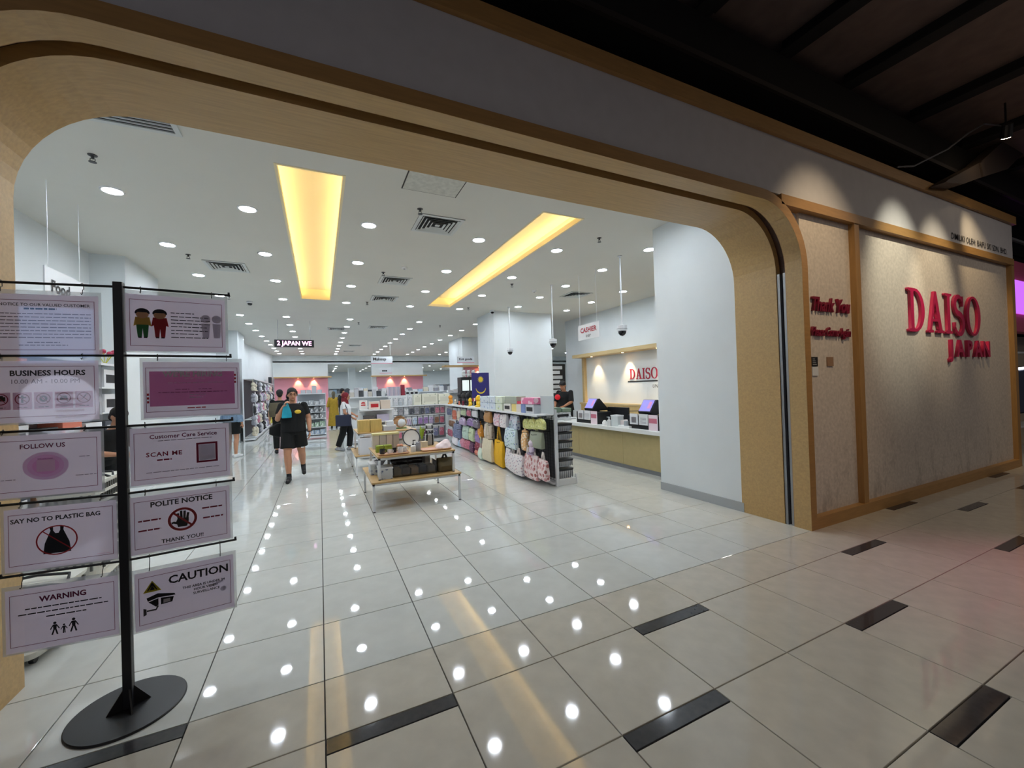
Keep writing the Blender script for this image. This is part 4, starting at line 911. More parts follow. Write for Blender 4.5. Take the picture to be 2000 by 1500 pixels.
for i, u in enumerate((4.6, 5.0, 5.4)): plush(GA, u, .02, 1.13, .34, C(24, 24, 28), 'large black plush toy on the top shelf, %s from the counter' % ORD[i], 'round')
# flag board
f_ = thing('flag_board', 'blue board with yellow sun and crescent over red and white stripes', 'flag', (3.68, 9.62, 1.13), radians(10))
MB().box(-.25, .25, -.01, .01, .12, .83).build('board', mat('flag_blue', (40, 36, 110), .6), f_)
MB().box(-.22, -.19, .01, .03, 0, .6).box(.19, .22, .01, .03, 0, .6).build('board_legs', GREYM, f_)
FY = mat('flag_yellow', (216, 190, 50), .6); oo = (0, 0, 0)
star = [( (.095 if i % 2 == 0 else .052)*cos(pi*i/14+pi/2), (.095 if i % 2 == 0 else .052)*sin(pi*i/14+pi/2)) for i in range(28)]
place2d(shape2d([star]), 'sun_print', FY, (-.0, -.0115, .66), FX, FU, f_, oo)
cr = [(.15*cos(a), .15*sin(a)) for a in [pi+.15+(pi-.3)*i/20 for i in range(21)]]+[(.142*cos(a), .026+.142*sin(a)) for a in [2*pi-.24-(pi-.48)*i/20 for i in range(21)]]
place2d(shape2d([cr]), 'crescent_print', FY, (0, -.0115, .45), FX, FU, f_, oo)
st_ = MB()
for i in range(7): st_.box(-.25+i*.0714, -.25+i*.0714+.036, -.0125, -.0105, .12, .20)
st_.build('red_stripes', PRRED, f_); st_ = MB()
for i in range(7): st_.box(-.25+i*.0714+.036, -.25+(i+1)*.0714, -.0125, -.0105, .12, .20)
st_.build('white_stripes', WHITE, f_)

# ================================================================ STATIONERY GONDOLA (faces the entrance)
GB = FR(3.50, 12.3, pi)     # along = towards the outer wall
gondola(GB, 0, 1.75, 1.13, 'white gondola across the aisle hung with card packs', .3, shelves=((.84, .25), (.5, .25)), bm=mat('gondola_grey', (150, 152, 158), .6))
for i, (u0, u1, z1, w) in enumerate(((.28, .76, 1.46, 'nearer the flag'), (.78, 1.0, 1.45, 'slim'), (-.1, .26, 1.44, 'at the corner'))): carton(GB, u0, u1, .03, .25, 1.13, z1, printed('pale_print_carton', (222, 222, 206), (170, 180, 160), None, 10, .25), 'pale printed carton on the gondola across the aisle, %s' % w, band=C(206, 206, 190))
for i in range(5): pack(GB, 1.09+.14*i, .16, 1.42, .125, .29, printed('grey_goods_%d' % (i % 3), ((196, 198, 204), (216, 218, 220), (170, 176, 182))[i % 3], (60, 62, 70), (220, 220, 224), 22, .3), 'carded white pack above the cross shelf, %s from the flag side' % ORD[i])
for i in range(11):
    c = ('pink', 'pink', 'charcoal', 'slate blue', 'charcoal', 'grey', 'charcoal', 'white', 'grey', 'white', 'grey')[i]
    pack(GB, .14+.155*i, .2, 1.08, .135, .22, printed('goods_'+c.replace(' ', '_'), CD[c], (230, 226, 230), (60, 50, 60), 26, .28), '%s pack in the upper row of the cross gondola, %s from the flag side' % (c, ORD[i]))
for i in range(10):
    c = ('rose', 'brown', 'lilac', 'purple', 'purple', 'sky blue', 'lilac', 'grey', 'rose', 'slate blue')[i]
    pack(GB, .16+.165*i, .2, .80, .14, .24, printed('goods2_'+c.replace(' ', '_'), CD[c], (226, 220, 226), (70, 60, 80), 24, .28), '%s pack in the lower row of the cross gondola, %s from the flag side' % (c, ORD[i]))
for i in range(9):
    c = ('rose', 'slate blue', 'charcoal', 'plum', 'grey', 'slate blue', 'brown', 'rose', 'grey')[i]
    pack(GB, .18+.18*i, .2, .48, .15, .3, printed('goods3_'+c.replace(' ', '_'), CD[c], (206, 196, 206), None, 20, .25), '%s pack in the bottom row of the cross gondola, %s from the flag side' % (c, ORD[i]))
# book rack and second gondola behind
GC = FR(2.9, 13.4, pi)
gondola(GC, 0, 2.1, 1.42, 'taller white gondola behind the cross gondola with books and white boxes on top', .3, shelves=((1.1, .25),))
for i in range(9): carton(GC, .58+.045*i, .58+.045*i+.04, .05, .22, 1.42, 1.70, (C(206, 190, 204), C(190, 186, 204), C(214, 204, 214))[i % 3], 'thin lilac white book, %s from the upright dark red box' % ORD[i], 'book')
carton(GC, .44, .55, .05, .2, 1.42, 1.76, C(150, 44, 64), 'upright dark red box beside the row of thin books')
for i in range(8): carton(GC, 1.05+.13*i, 1.05+.13*i+.115, .04, .22, 1.42, 1.42+random.uniform(.10, .24), (C(214, 216, 218), C(70, 72, 78), C(196, 198, 204), C(206, 200, 190))[i % 4], 'small %s box on the taller gondola, %s from the books' % (('white', 'dark', 'grey', 'cream')[i % 4], ORD[i]))
for i in range(3): carton(GC, .02+.14*i, .14+.14*i, .04, .22, 1.42, 1.56, C(216, 220, 222), 'white box at the pillar end of the taller gondola, %s' % ORD[i], band=INK)

# ================================================================ DISPLAY TABLES
TOPW = mat('honey_table_board', (190, 156, 104), .4, noise=(8, .08), stretch=(.5, 5, 5)); LEGW = mat('table_white_steel', (224, 226, 228), .35)
def table(x0, x1, y0, y1, z, zb, label):
    t = thing('display_table', label, 'table', ((x0+x1)/2, (y0+y1)/2, zb)); o = t.location
    MB(o).box(x0, x1, y0, y1, z-.022, z).build('table_board', TOPW, t, bevel=.002)
    m = MB(o); e = .012
    m.box(x0+e, x1-e, y0+e, y0+e+.022, z-.05, z-.0225).box(x0+e, x1-e, y1-e-.022, y1-e, z-.05, z-.0225).box(x0+e, x0+e+.022, y0+e, y1-e, z-.05, z-.0225).box(x1-e-.022, x1-e, y0+e, y1-e, z-.05, z-.0225).build('apron_frame', LEGW, t)
    for x in (x0+e, x1-e-.028):
        for y in (y0+e, y1-e-.028):
            l = MB(o).box(x, x+.028, y, y+.028, zb+.012, z-.0225).build('leg', LEGW, t)
            MB(o).cone((x+.014, y+.014, zb), (x+.014, y+.014, zb+.012), .018, .014, 8).build('foot', BLACKP, l)
table(.575, 1.785, 5.535, 6.765, .39, 0, 'low white legged table with honey board nearest the entrance')
table(.665, 1.735, 5.63, 6.67, .705, .39, 'small upper table standing on the nearest low table, set with crockery')
table(.56, 1.80, 8.04, 9.27, .39, 0, 'second low white legged table behind the first')
table(.62, 1.72, 8.14, 9.17, .80, .39, 'upper table on the second low table, stacked with crates')
FT = FR(0, 0, 0)
def fb(x0, x1, y0, y1, z0, z1, m, label, cat='box', **k): return carton(FR(0, (y0+y1), pi), -x1, -x0, y0, y1, z0, z1, m, label, cat, **k)
GRN = mat('moss_green', (132, 146, 44), .8, noise=(40, .25))
for i, (x0, x1) in enumerate(((.70, .80), (.81, .915))): fb(x0, x1, 6.0, 6.12, .705, .80, GRN, 'moss green storage box on the upper table, %s' % ('outer', 'inner')[i])
def pot(x, y, z, prof, m, label, cat, parts=(), n=18):
    t = thing(cat.replace(' ', '_'), label, cat, (x, y, z)); MB().lathe(prof, n=n).build('vessel', m, t, True)
    for nm, mm, mb in parts: mb.build(nm, mm, t, True)
    return t
CER = mat('white_ceramic', (226, 226, 224), .15); BLC = mat('black_ceramic', (36, 36, 40), .2); WD = mat('beech', (206, 166, 120), .45)
def mug(x, y, z, r, h, m, label):
    pot(x, y, z, [(r*.8, 0), (r, .01), (r, h), (r*.88, h), (r*.86, .012), (0, .012)], m, label, 'mug', [('handle', m, MB().tube([(r*.95, 0, h*.8), (r*1.55, 0, h*.72), (r*1.6, 0, h*.4), (r*.95, 0, h*.22)], .006, 6))])
TRAY = mat('tray_rose', (206, 160, 140), .4)
def tray(x0, x1, y0, y1, z, label, m):
    t = thing('tray', label, 'tray', ((x0+x1)/2, (y0+y1)/2, z)); w, d = (x1-x0)/2, (y1-y0)/2
    MB().loft([((0, 0, 0), w*.94, d*.94, 0, .25), ((0, 0, .016), w, d, 0, .25)], 24).build('tray_base', m, t); MB().tube([(w*math.copysign(abs(cos(a))**.25, cos(a)), d*math.copysign(abs(sin(a))**.25, sin(a)), .018) for a in [2*pi*i/28 for i in range(28)]], .006, 5, True).build('rim', WD, t)
tray(.69, 1.10, 5.66, 5.86, .705, 'rose tray with mugs at the front of the upper table', TRAY); tray(1.28, 1.71, 5.68, 5.96, .705, 'rose tray with folded cloth at the aisle corner', TRAY)
mug(.745, 5.74, .722, .036, .07, BLC, 'black and white patterned mug on the front tray'); mug(.845, 5.76, .722, .030, .05, CER, 'small low white cup beside the patterned mug'); mug(.915, 5.80, .722, .030, .06, BLC, 'small black cup in the middle of the tray'); mug(.985, 5.73, .722, .040, .075, CER, 'larger white mug at the inner end of the tray'); mug(1.05, 5.80, .722, .036, .065, CER, 'white mug behind the larger one')
pot(1.17, 5.78, .705, [(.036, 0), (.038, .01), (.038, .085), (.02, .095), (.016, .10)], CER, 'white soap bottle with black pump', 'soap bottle', [('pump', BLACKP, MB().lathe([(.017, .095), (.017, .115), (.006, .118), (.006, .16), (0, .16)], n=10).box(-.006, .034, -.006, .006, .155, .168))])
pot(1.245, 5.80, .705, [(.032, 0), (.034, .01), (.034, .12), (.03, .13), (0, .13)], mat('grey_tumbler', (156, 158, 164), .3), 'grey tumbler beside the soap bottle', 'tumbler')
pl = thing('dinner_plate', 'large grey rimmed white plate standing upright on the upper table', 'plate', (1.26, 6.36, .705)); Rm = Matrix.Rotation(radians(78), 3, 'X')
pm = MB().lathe([(0, 0), (.08, 0), (.13, .014), (.132, .018), (.08, .006), (0, .005)], n=32); pm.v = [Rm @ v+Vector((0, 0, .135)) for v in pm.v]; pm.build('plate_disc', CER, pl, True)
pm = MB().lathe([(.118, .0165), (.133, .019), (.134, .014), (.118, .010)], n=32, ring=True); pm.v = [Rm @ v+Vector((0, 0, .135)) for v in pm.v]; pm.build('rim', mat('dark_rim', (66, 72, 78), .3), pl, True)
MB().box(-.07, .07, -.03, .05, 0, .012).build('plate_stand', WD, pl)
lf = MB()
for i in range(34):
    a = random.uniform(0, 2*pi); r_ = random.uniform(.02, .085); h = random.uniform(.09, .23); b = Vector((.012*cos(a), .012*sin(a), .10)); e = Vector((r_*cos(a), r_*sin(a), .10+h)); s_ = Vector((-sin(a), cos(a), 0))*.008
    lf.add([b-s_*.4, b+s_*.4, (b+e)/2+s_+Vector((0, 0, .03)), e, (b+e)/2-s_+Vector((0, 0, .03))], [(0, 1, 2, 3, 4)])
pot(1.425, 6.35, .705, [(.034, 0), (.045, .11), (.04, .11), (.036, .10), (0, .10)], mat('grey_pot', (128, 130, 132), .5), 'grey pot with bright green grass leaves', 'potted plant', [('leaves', mat('leaf_green', (170, 196, 70), .6), lf)])
pot(1.535, 6.30, .705, [(.05, 0), (.055, .02), (.055, .15), (.05, .165), (.052, .17), (0, .17)], GLASSP, 'clear glass jar beside the plant', 'jar')
for i, z in enumerate((.875, .955)): pot(1.56, 6.42, z, [(.05, 0), (.055, .01), (.055, .055), (0, .055)], GLASSP, 'clear canister with white lid, %s of a stack of two' % ('lower', 'upper')[i], 'canister', [('lid', CER, MB().lathe([(.057, .055), (.057, .072), (0, .073)], n=18))])
fb(1.50, 1.62, 6.36, 6.48, .705, .872, C(190, 192, 196), 'pale grey box under the stacked canisters')
for i in range(4): fb(.70+.098*i, .792+.098*i, 6.40, 6.55, .705, .93, C(*((196, 186, 172), (176, 168, 160), (190, 176, 164), (170, 160, 150))[i]), 'beige grey upright box in the row at the back, %s from the outer wall' % ORD[i], lid=C(214, 206, 150))
pot(1.05, 6.15, .705, [(.03, 0), (.055, .05), (.05, .052), (.028, .006), (0, .006)], mat('brown_bowl', (120, 92, 56), .5), 'brown wooden bowl behind the mugs', 'bowl', [('onions', mat('peach_onion', (214, 150, 120), .6), MB().ball((-.02, 0, .055), .028, 8, 6).ball((.022, .01, .055), .026, 8, 6))])
cl = thing('folded_cloth', 'folded white and pink cloth heaped on the rose tray', 'cloth', (1.61, 5.82, .724))
remesh(MB().loft([((0, 0, 0), .115, .11, 0, .6), ((.01, .01, .04), .105, .09, 0, .7), ((.045, .02, .085), .06, .06), ((.055, .02, .115), .025, .03)], 14).ball((.02, -.04, .05), (.05, .04, .03), 8, 6).build('cloth_heap', mat('white_pink_cloth', (232, 214, 216), .85, noise=(16, .06)), cl), .012)
carton(FR(1.40, 6.12, .3), -.05, .05, -.03, .03, .705, .80, C(206, 196, 170), 'small cream box beside the plant')
# lower board of the first table
t = thing('storage_crate', 'white and blue printed crate at the front corner of the low table', 'crate', (.78, 5.80, .39)); PC = printed('crate_print', (206, 212, 214), (110, 120, 150), (170, 180, 190), 18, .35)
MB().box(-.085, .085, -.12, .12, 0, .15).build('crate_body', PC, t); MB().box(-.092, .092, -.127, .127, .135, .155).build('rim', SILV, t)
t = thing('storage_crate', 'second printed crate behind the front corner crate', 'crate', (.70, 6.2, .39)); MB().box(-.08, .08, -.14, .14, 0, .15).build('crate_body', PC, t); MB().box(-.086, .086, -.147, .147, .135, .155).build('rim', SILV, t)
t = thing('clear_bin', 'long clear acrylic bin of folded brown goods under the upper table', 'bin', (1.18, 5.86, .39))
BR = mat('brown_goods', (96, 74, 52), .7, noise=(14, .25))
MB().box(-.295, .295, -.15, .15, 0, .004).box(-.295, .295, -.155, -.150, 0, .17).box(-.295, .295, .15, .155, 0, .17).box(-.30, -.295, -.15, .15, 0, .17).box(.295, .30, -.15, .15, 0, .17).build('bin_walls', GLASSP, t)
for i in range(5):
    b = thing('folded_goods', 'folded %s goods inside the clear bin, %s from the outer side' % (('olive brown', 'dark brown', 'tan', 'navy', 'grey brown')[i], ORD[i]), 'goods', (.94+.118*i, 5.86, .394)); MB().box(-.052, .052, -.12, .12, 0, .10+.015*(i % 2)).build('folded_body', mat('goods_b%d' % i, ((132, 116, 78), (78, 58, 44), (176, 146, 108), (46, 50, 70), (120, 110, 98))[i], .8, noise=(12, .15)), b, bevel=.012)
    if i == 2: MB().lathe([(.045, 0), (.045, .003), (0, .003)], (0, 0, 0), 16).build('round_label', C(196, 170, 130), b).rotation_euler = (pi/2, 0, 0)
for i, (x0, x1, y0, y1, z0, z1, c, nm) in enumerate(((.90, 1.14, 6.1, 6.4, .39, .60, (38, 30, 28), 'black handbag at the back of the low table'), (1.16, 1.36, 6.1, 6.4, .39, .63, (70, 54, 40), 'dark brown upright box at the back of the low table'), (1.38, 1.46, 6.0, 6.2, .39, .64, (206, 206, 206), 'white upright pack at the back of the low table'))): fb(x0, x1, y0, y1, z0, z1, C(*c), nm)
t = thing('lidded_bowl', 'grey plastic bowl hung at the outer corner of the low table', 'bowl', (.74, 5.97, .545)); MB().lathe([(.04, 0), (.085, .06), (.088, .066), (.08, .066), (.03, .006)], n=18).build('bowl_body', C(176, 178, 186), t, True)
tote(FR(1.60, 5.80, pi), -.13, .10, 0, .39, .58, .64, mat('khaki_canvas', (96, 84, 56), .8, noise=(12, .1)), 'khaki and black shopping bag on the low table near the aisle', BLACKP, thick=.09)
# second table goods
HON = mat('honey_crate', (196, 166, 96), .5, noise=(10, .1), stretch=(5, 5, .6))
for i, (x0, x1) in enumerate(((.64, .85), (.86, 1.07))): fb(x0, x1, 8.2, 8.45, .80, 1.03, HON, 'honey wood crate on the second table, %s' % ('outer', 'inner')[i], 'crate')
for i, (x0, x1, y0, y1, z0, z1, c, nm) in enumerate(((1.10, 1.34, 8.2, 8.4, .80, .90, (186, 190, 198), 'clear lidded box on the second table'), (1.16, 1.30, 8.22, 8.4, .906, .98, (206, 208, 212), 'smaller clear box stacked on the lidded box'), (.64, .86, 8.08, 8.35, .39, .70, (206, 208, 214), 'white drawer unit under the second table top'), (.90, 1.3, 8.2, 8.5, .39, .62, (150, 152, 160), 'grey storage box under the second table top'), (1.32, 1.7, 8.3, 8.6, .39, .58, (190, 186, 180), 'pale storage box under the second table top'))): fb(x0, x1, y0, y1, z0, z1, C(*c), nm, lid=SILV if i in (0, 3) else None)
wk = mat('wicker_brown', (160, 122, 84), .7, noise=(40, .2))
b = thing('round_basket', 'round wicker basket tipped up with white cloth at the back of the second table', 'basket', (1.46, 8.5, .80)); Rm = Matrix.Rotation(radians(60), 3, 'X')
pm = MB().lathe([(0, 0), (.11, 0), (.135, .05), (.13, .05), (.105, .008), (0, .008)], n=24); pm.v = [Rm @ v+Vector((0, 0, .12)) for v in pm.v]; pm.build('basket_shell', wk, b, True)
MB().ball((.03, -.05, .11), (.08, .05, .09), 10, 7).build('cloth', mat('pale_cloth', (214, 220, 224), .85), b, 'all'); MB().box(-.12, .12, -.09, .02, 0, .03).build('basket_foot', C(130, 160, 120), b)
k_ = thing('wire_dish_rack', 'white wire dish rack leaning on the second table', 'rack', (1.66, 8.3, .80)); m = MB()
for i in range(6): m.tube([(-.09+.036*i, 0, 0), (-.13+.036*i, .03, .20)], .004, 5)
m.tube([(-.10, 0, .004), (.10, 0, .004)], .005, 5).tube([(-.14, .03, .2), (.06, .03, .2)], .005, 5).build('rack_wires', SILV, k_)
# small signed shelf beyond the second table
GD = FR(1.62, 10.4, pi)
gondola(GD, 0, .78, 1.15, 'low white shelf with cake boxes behind the second table', .3, shelves=((.86, .28), (.5, .28)))
s = carton(GD, .60, .78, .1, .12, 1.15, 1.37, C(226, 226, 224), 'white card sign with a pink cake drawing', 'sign')
place2d(shape2d([[(-.05, -.03), (.05, -.03), (.05, .0), (-.05, .0)], [(.05*cos(pi*i/10), .02+.04*sin(pi*i/10)) for i in range(11)]]), 'drawing', PRRED, (0, .0125, .12), (-1, 0, 0), FU, s, oo)
for i, (u0, u1, z0, z1, c, nm) in enumerate(((.33, .56, 1.15, 1.33, (222, 206, 196), 'cream cake box with red arc'), (.08, .30, 1.15, 1.36, (214, 200, 186), 'tall cream cake box'), (.12, .40, .86, 1.02, (190, 184, 206), 'lavender box on the middle shelf'), (.45, .7, .86, 1.0, (90, 84, 84), 'dark box on the middle shelf'), (.05, .7, .5, .72, (176, 172, 168), 'long grey box on the lower shelf'))):
    carton(GD, u0, u1, .05, .24, z0, z1, C(*c), nm+' beyond the second table', band=PRRED if i == 0 else None)
# ================================================================ FAR FIXTURES
def goods_row(F, n, u0, du, d, z, hs, cols, what, top=False):
    for i in range(n):
        c = cols[i % len(cols)]; h = random.uniform(*hs)
        carton(F, u0+du*i, u0+du*i+du*.86, d, d+.2, z, z+h, C(*CD[c]), '%s box, %s in the row %s' % (c, ORD[i], what))
GE = FR(3.2, 16.6, pi); gondola(GE, 0, 2.4, 1.5, 'white gondola in the middle of the shop beyond the book rack', .3, shelves=((1.15, .28), (.8, .28), (.45, .28)))
goods_row(GE, 14, .03, .168, .05, 1.5, (.10, .26), ['white', 'grey', 'white', 'charcoal', 'cream'], 'on the middle gondola top'); goods_row(GE, 12, .05, .19, .06, 1.15, (.16, .27), ['white', 'lilac', 'grey', 'charcoal', 'white'], 'on the middle gondola upper shelf'); goods_row(GE, 12, .05, .19, .06, .8, (.16, .27), ['grey', 'white', 'brown', 'charcoal'], 'on the middle gondola lower shelf')
GF = FR(5.5, 19.5, pi); gondola(GF, 0, 4.2, 1.5, 'long white gondola under the Makeup sign', .3, shelves=((1.15, .28),)); goods_row(GF, 16, .05, .255, .05, 1.5, (.12, .3), ['white', 'grey', 'white', 'cream', 'sky blue'], 'on the gondola under the Makeup sign')
GG = FR(6.6, 14.2, pi); gondola(GG, 0, 2.6, 1.45, 'white gondola beside the pillar with pale boxes', .3, shelves=((1.1, .28),)); goods_row(GG, 13, .05, .19, .05, 1.45, (.08, .2), ['white', 'cream', 'charcoal', 'white'], 'on the gondola beside the pillar')
GH = FR(9.0, 24.0, pi); gondola(GH, 0, 2.8, 1.9, 'tall white shelf by the far right opening', .35, shelves=((1.5, .3), (1.1, .3))); goods_row(GH, 12, .05, .225, .05, 1.5, (.2, .36), ['white', 'grey', 'sky blue', 'white'], 'on the tall shelf by the far opening')
GI = FR(2.9, 34.0, pi); gondola(GI, 0, 3.4, 1.9, 'white shelf beyond the corridor opening', .35, shelves=((1.5, .3), (1.1, .3))); goods_row(GI, 12, .05, .28, .05, 1.5, (.2, .36), ['white', 'grey', 'sky blue', 'white'], 'on the shelf beyond the corridor')
# grey end unit before the first pink panel
GJ = FR(.17, 15.95, pi); gondola(GJ, 0, .88, 1.58, 'grey end shelf unit in front of the pink wall', .34, shelf=True, shelves=((1.17, .33), (.93, .33), (.70, .33), (.41, .33), (.16, .33)), bm=C(176, 180, 186))
for q, z in enumerate((1.17, .93, .70, .41, .16)):
    for i in range(5): carton(GJ, .04+.165*i, .04+.165*i+.145, .1, .3, z, z+random.uniform(.12, .19), printed('end_unit_%d' % q, ((186, 190, 196), (120, 122, 126), (150, 150, 150), (150, 176, 150), (170, 186, 206))[q], (226, 226, 226), None, 16, .35), '%s pack on the %s shelf of the grey end unit, %s from the aisle' % (('silver', 'dark grey', 'mid grey', 'green', 'pale blue')[q], ORD[q], ORD[i]))
for i in range(4): carton(GJ, .10+.17*i, .10+.17*i+.15, .08, .3, 1.58, 1.70+(i == 1)*.14, C(190, 194, 200), 'pale grey box on top of the grey end unit, %s from the aisle' % ORD[i])
# ================================================================ TOY WALL on the outer wall
GK = FR(-2.62, 26.4, radians(-90+1.6))
gondola(GK, 0, 9.9, 2.15, 'long dark backed wall shelf hung with soft toys and packs', .30, shelf=True, bm=C(60, 60, 66), shelves=((.14, .34), (.75, .2)))
tc = ['grey', 'white', 'black', 'cream', 'white', 'charcoal', 'grey', 'white', 'pink', 'black', 'cream', 'lilac']
for r in range(5):
    for i in range(16):
        c = tc[(i*5+r*3) % 12]; z = (.14, .52, .92, 1.32, 1.72)[r]; s_ = random.uniform(.34, .46)
        if r == 0 and 2 <= i <= 4: c = 'yellow'
        m = C(*(CD[c] if c in CD else (222, 206, 90)))
        lb = '%s soft toy on the toy wall, %s row up, %s from the pink wall' % (c, ORD[r], ORD[i])
        if (i+r) % 3 == 2: pack(GK, .35+.62*i, .24, z+.36, .34, .36, m, lb.replace('soft toy', 'bagged toy'), 'pack', puff=.05)
        else: plush(GK, .35+.62*i+.1*(r % 2), .24, z, s_*.8, m, lb, ('round', 'long', 'none')[(i+r) % 3])
carton(GK, 1.2, 1.8, .16, .29, 2.15, 2.5, C(36, 40, 46), 'dark box on top of the toy wall near the pink panel')
# ================================================================ WHITE SHELVES behind the notice stand
GL = FR(-3.10, 8.3, radians(-90))
gondola(GL, 0, 4.9, 2.1, 'white wall shelving with white packs behind the notice stand', .34, shelves=((1.76, .33), (1.40, .33), (1.05, .33), (.70, .33), (.35, .33)))
k9 = 0
for q, z in enumerate((1.76, 1.40, 1.05, .70, .35)):
    for i in range(9):
        c = ['white', 'white', 'grey', 'white', 'cream', 'white', 'black', 'white', 'coral'][(i*2+q) % 9] if q < 2 else ['white', 'brown', 'charcoal', 'white', 'coral', 'black'][(i+q) % 6]
        carton(GL, .06+.535*i, .06+.535*i+.44, .08, .30, z, z+random.uniform(.20, .29), C(*CD[c]), '%s pack on the wall shelving, %s shelf down, %s from the pier' % (c, ORD[q], ORD[i]), band=(INK if c in ('white', 'cream') else SILV))
carton(GL, .9, 1.12, .24, .34, 1.44, 1.62, C(236, 206, 30), 'bright yellow pack with black print at the shelf edge behind the post', band=INK)
fl_ = thing('flower_bunch', 'red artificial flower bunch standing on the white shelving', 'flowers', (-2.85, 7.98, 2.1)); m = MB(); m2 = MB()
for i in range(9):
    a = 2*pi*i/9; e = Vector((.10*cos(a), .10*sin(a), .16+.03*(i % 2))); m.tube([(0, 0, 0), e*.6, e], .004, 5); m2.ball(e, (.035, .035, .028), 7, 5)
m.build('stems', C(206, 206, 60), fl_); m2.build('blooms', C(186, 60, 90), fl_, 'all')
# baskets
BASK = mat('basket_white', (218, 216, 206), .5)
def baskets(x, y, rz, n, label, z0=.09):
    d = thing('basket_trolley', 'low white wheeled base under the %s' % label, 'trolley', (x, y, 0), rz)
    MB().loft([((0, 0, .045), .20, .29, 0, .3), ((0, 0, z0), .22, .31, 0, .3)], 24).build('trolley_base', BASK, d)
    s_ = MB()
    for i in range(8): s_.box(.17, .2195, -.2+.055*i, -.18+.055*i, .055, .08)
    s_.build('slots', GREYM, d)
    for sx in (-1, 1):
        for sy in (-1, 1): MB().cone((sx*.15-.012, sy*.22, .022), (sx*.15+.012, sy*.22, .022), .022, .022, 12).cone((sx*.15, sy*.22, .02), (sx*.15, sy*.22, .05), .008, .008, 6).build('wheel', BLACKP, d)
    for i in range(n):
        b = thing('shopping_basket', 'white shopping basket, %s from the bottom of the %s' % (ORD[i], label), 'basket', (x, y, z0+.085*i), rz)
        MB().loft([((0, 0, 0), .15, .23, 0, .3), ((0, 0, .20), .19, .27, 0, .3), ((0, 0, .20), .175, .255, 0, .3), ((0, 0, .012), .14, .22, 0, .3)], 24).build('basket_body', BASK, b)
        r = MB(); r.loft([((0, 0, .185), .20, .28, 0, .3), ((0, 0, .21), .205, .285, 0, .3), ((0, 0, .21), .18, .26, 0, .3)], 24).build('rim', BASK, b)
        s_ = MB()
        for q in range(9):
            s_.box(.176, .1935, -.20+.05*q, -.185+.05*q, .06, .17)
            if q < 6: s_.box(-.13+.05*q, -.115+.05*q, -.272, -.254, .06, .17)
        s_.build('slots', mat('slot_shadow', (96, 96, 92), .8), b)
        if i == n-1:
            for q in (-1, 1): MB().tube([(-.19, q*.03, .205), (-.17, q*.09, .235), (0, q*.11, .245), (.17, q*.09, .235), (.19, q*.03, .205)], .010, 6).build('handle', BLACKP, b)
baskets(-1.74, 3.72, radians(-4), 2, 'short basket stack inside the outer jamb')
baskets(-1.90, 4.85, radians(3), 8, 'tall basket stack behind the post')

# ================================================================ CASHIER
LAM = mat('counter_laminate', (184, 168, 120), .45, noise=(10, .05)); CTOP = mat('counter_top_white', (226, 228, 226), .3)
cn = thing('cashier_counter', 'long cashier counter with pale wood front and white top', 'counter', (5.08, 4.55, 0)); o = cn.location
for i in range(3): MB(o).box(5.08, 5.10, 4.56+1.42*i, 4.56+1.42*(i+1)-.006, .075, .70).build('front_panel', LAM, cn)
MB(o).box(5.10, 5.75, 4.56, 8.8, 0, .70).build('counter_body', C(196, 190, 170), cn); MB(o).box(5.095, 5.11, 4.56, 8.8, 0, .075).build('plinth', GREYM, cn)
MB(o).box(4.94, 5.80, 4.55, 8.82, .70, .765).build('counter_top', CTOP, cn, bevel=.004)
SCR = glow('pos_screen', (140, 134, 214), .45); SCR2 = glow('pos_screen_pink', (190, 130, 184), .42)
for k_, (y, nm) in enumerate(((7.05, 'farther'), (5.42, 'nearer'))):
    p = thing('cash_register', 'black cash register with tilted blue screen, %s of the two on the counter' % nm, 'cash register', (5.2, y, .765)); o = p.location
    MB(o).box(5.06, 5.42, y-.36, y+.38, .765, 1.0).build('register_base', BLACKP, p, bevel=.004)
    MB(o).ext([(5.12, 1.06), (5.26, 1.27), (5.30, 1.27), (5.52, 1.04), (5.50, 1.02), (5.14, 1.02)], y-.14, y+.17).build('screen_housing', BLACKP, p)
    MB(o).box(5.24, 5.36, y-.05, y+.05, 1.0, 1.03).build('screen_stand', BLACKP, p)
    q = [Vector((5.119, 0, 1.075)), Vector((5.247, 0, 1.265))]
    n_ = Vector((-.004, 0, .003)); m = MB(o); m.add([Vector((q[0].x, y+.15, q[0].z))+n_, Vector((q[0].x, y-.12, q[0].z))+n_, Vector((q[1].x, y-.12, q[1].z))+n_, Vector((q[1].x, y+.15, q[1].z))+n_], [(0, 1, 2, 3)]).build('screen', SCR, p)
    m = MB(o); n_ *= 1.5; m.add([Vector((q[0].x+.03, y-.02, q[0].z+.045))+n_, Vector((q[0].x+.03, y-.09, q[0].z+.045))+n_, Vector((q[1].x-.02, y-.09, q[1].z-.03))+n_, Vector((q[1].x-.02, y-.02, q[1].z-.03))+n_], [(0, 1, 2, 3)]).build('screen_window', SCR2, p)
    for i, (y0, y1, m_) in enumerate(((y+.10, y+.30, 0), (y-.14, y+.07, 1), (y-.36, y-.16, 2))):
        nn = ('white square card', 'white form holder', 'pink and white leaflet')[i]
        s = thing('counter_notice', '%s on the %s register' % (nn, nm), 'notice', (5.04, (y0+y1)/2, .765 if i == 2 else .84)); hh = .26 if i == 2 else .19
        MB().box(.0, .012, -(y1-y0)/2, (y1-y0)/2, 0, hh).build('card', C(232, 214, 222) if i == 2 else SILV, s)
        if i == 2: MB().box(-.0015, 0, -.09, .09, .12, .2).build('pink_band', PINKW if False else C(196, 110, 130), s)
        elif i == 1: [MB().box(-.0012, 0, -.07, .07, .03+.022*j, .036+.022*j).build('ruled_line', PRG, s) for j in range(5)]
        else: MB().box(-.0012, 0, -.06, .06, .03, .13).build('pale_square', PRLT, s)
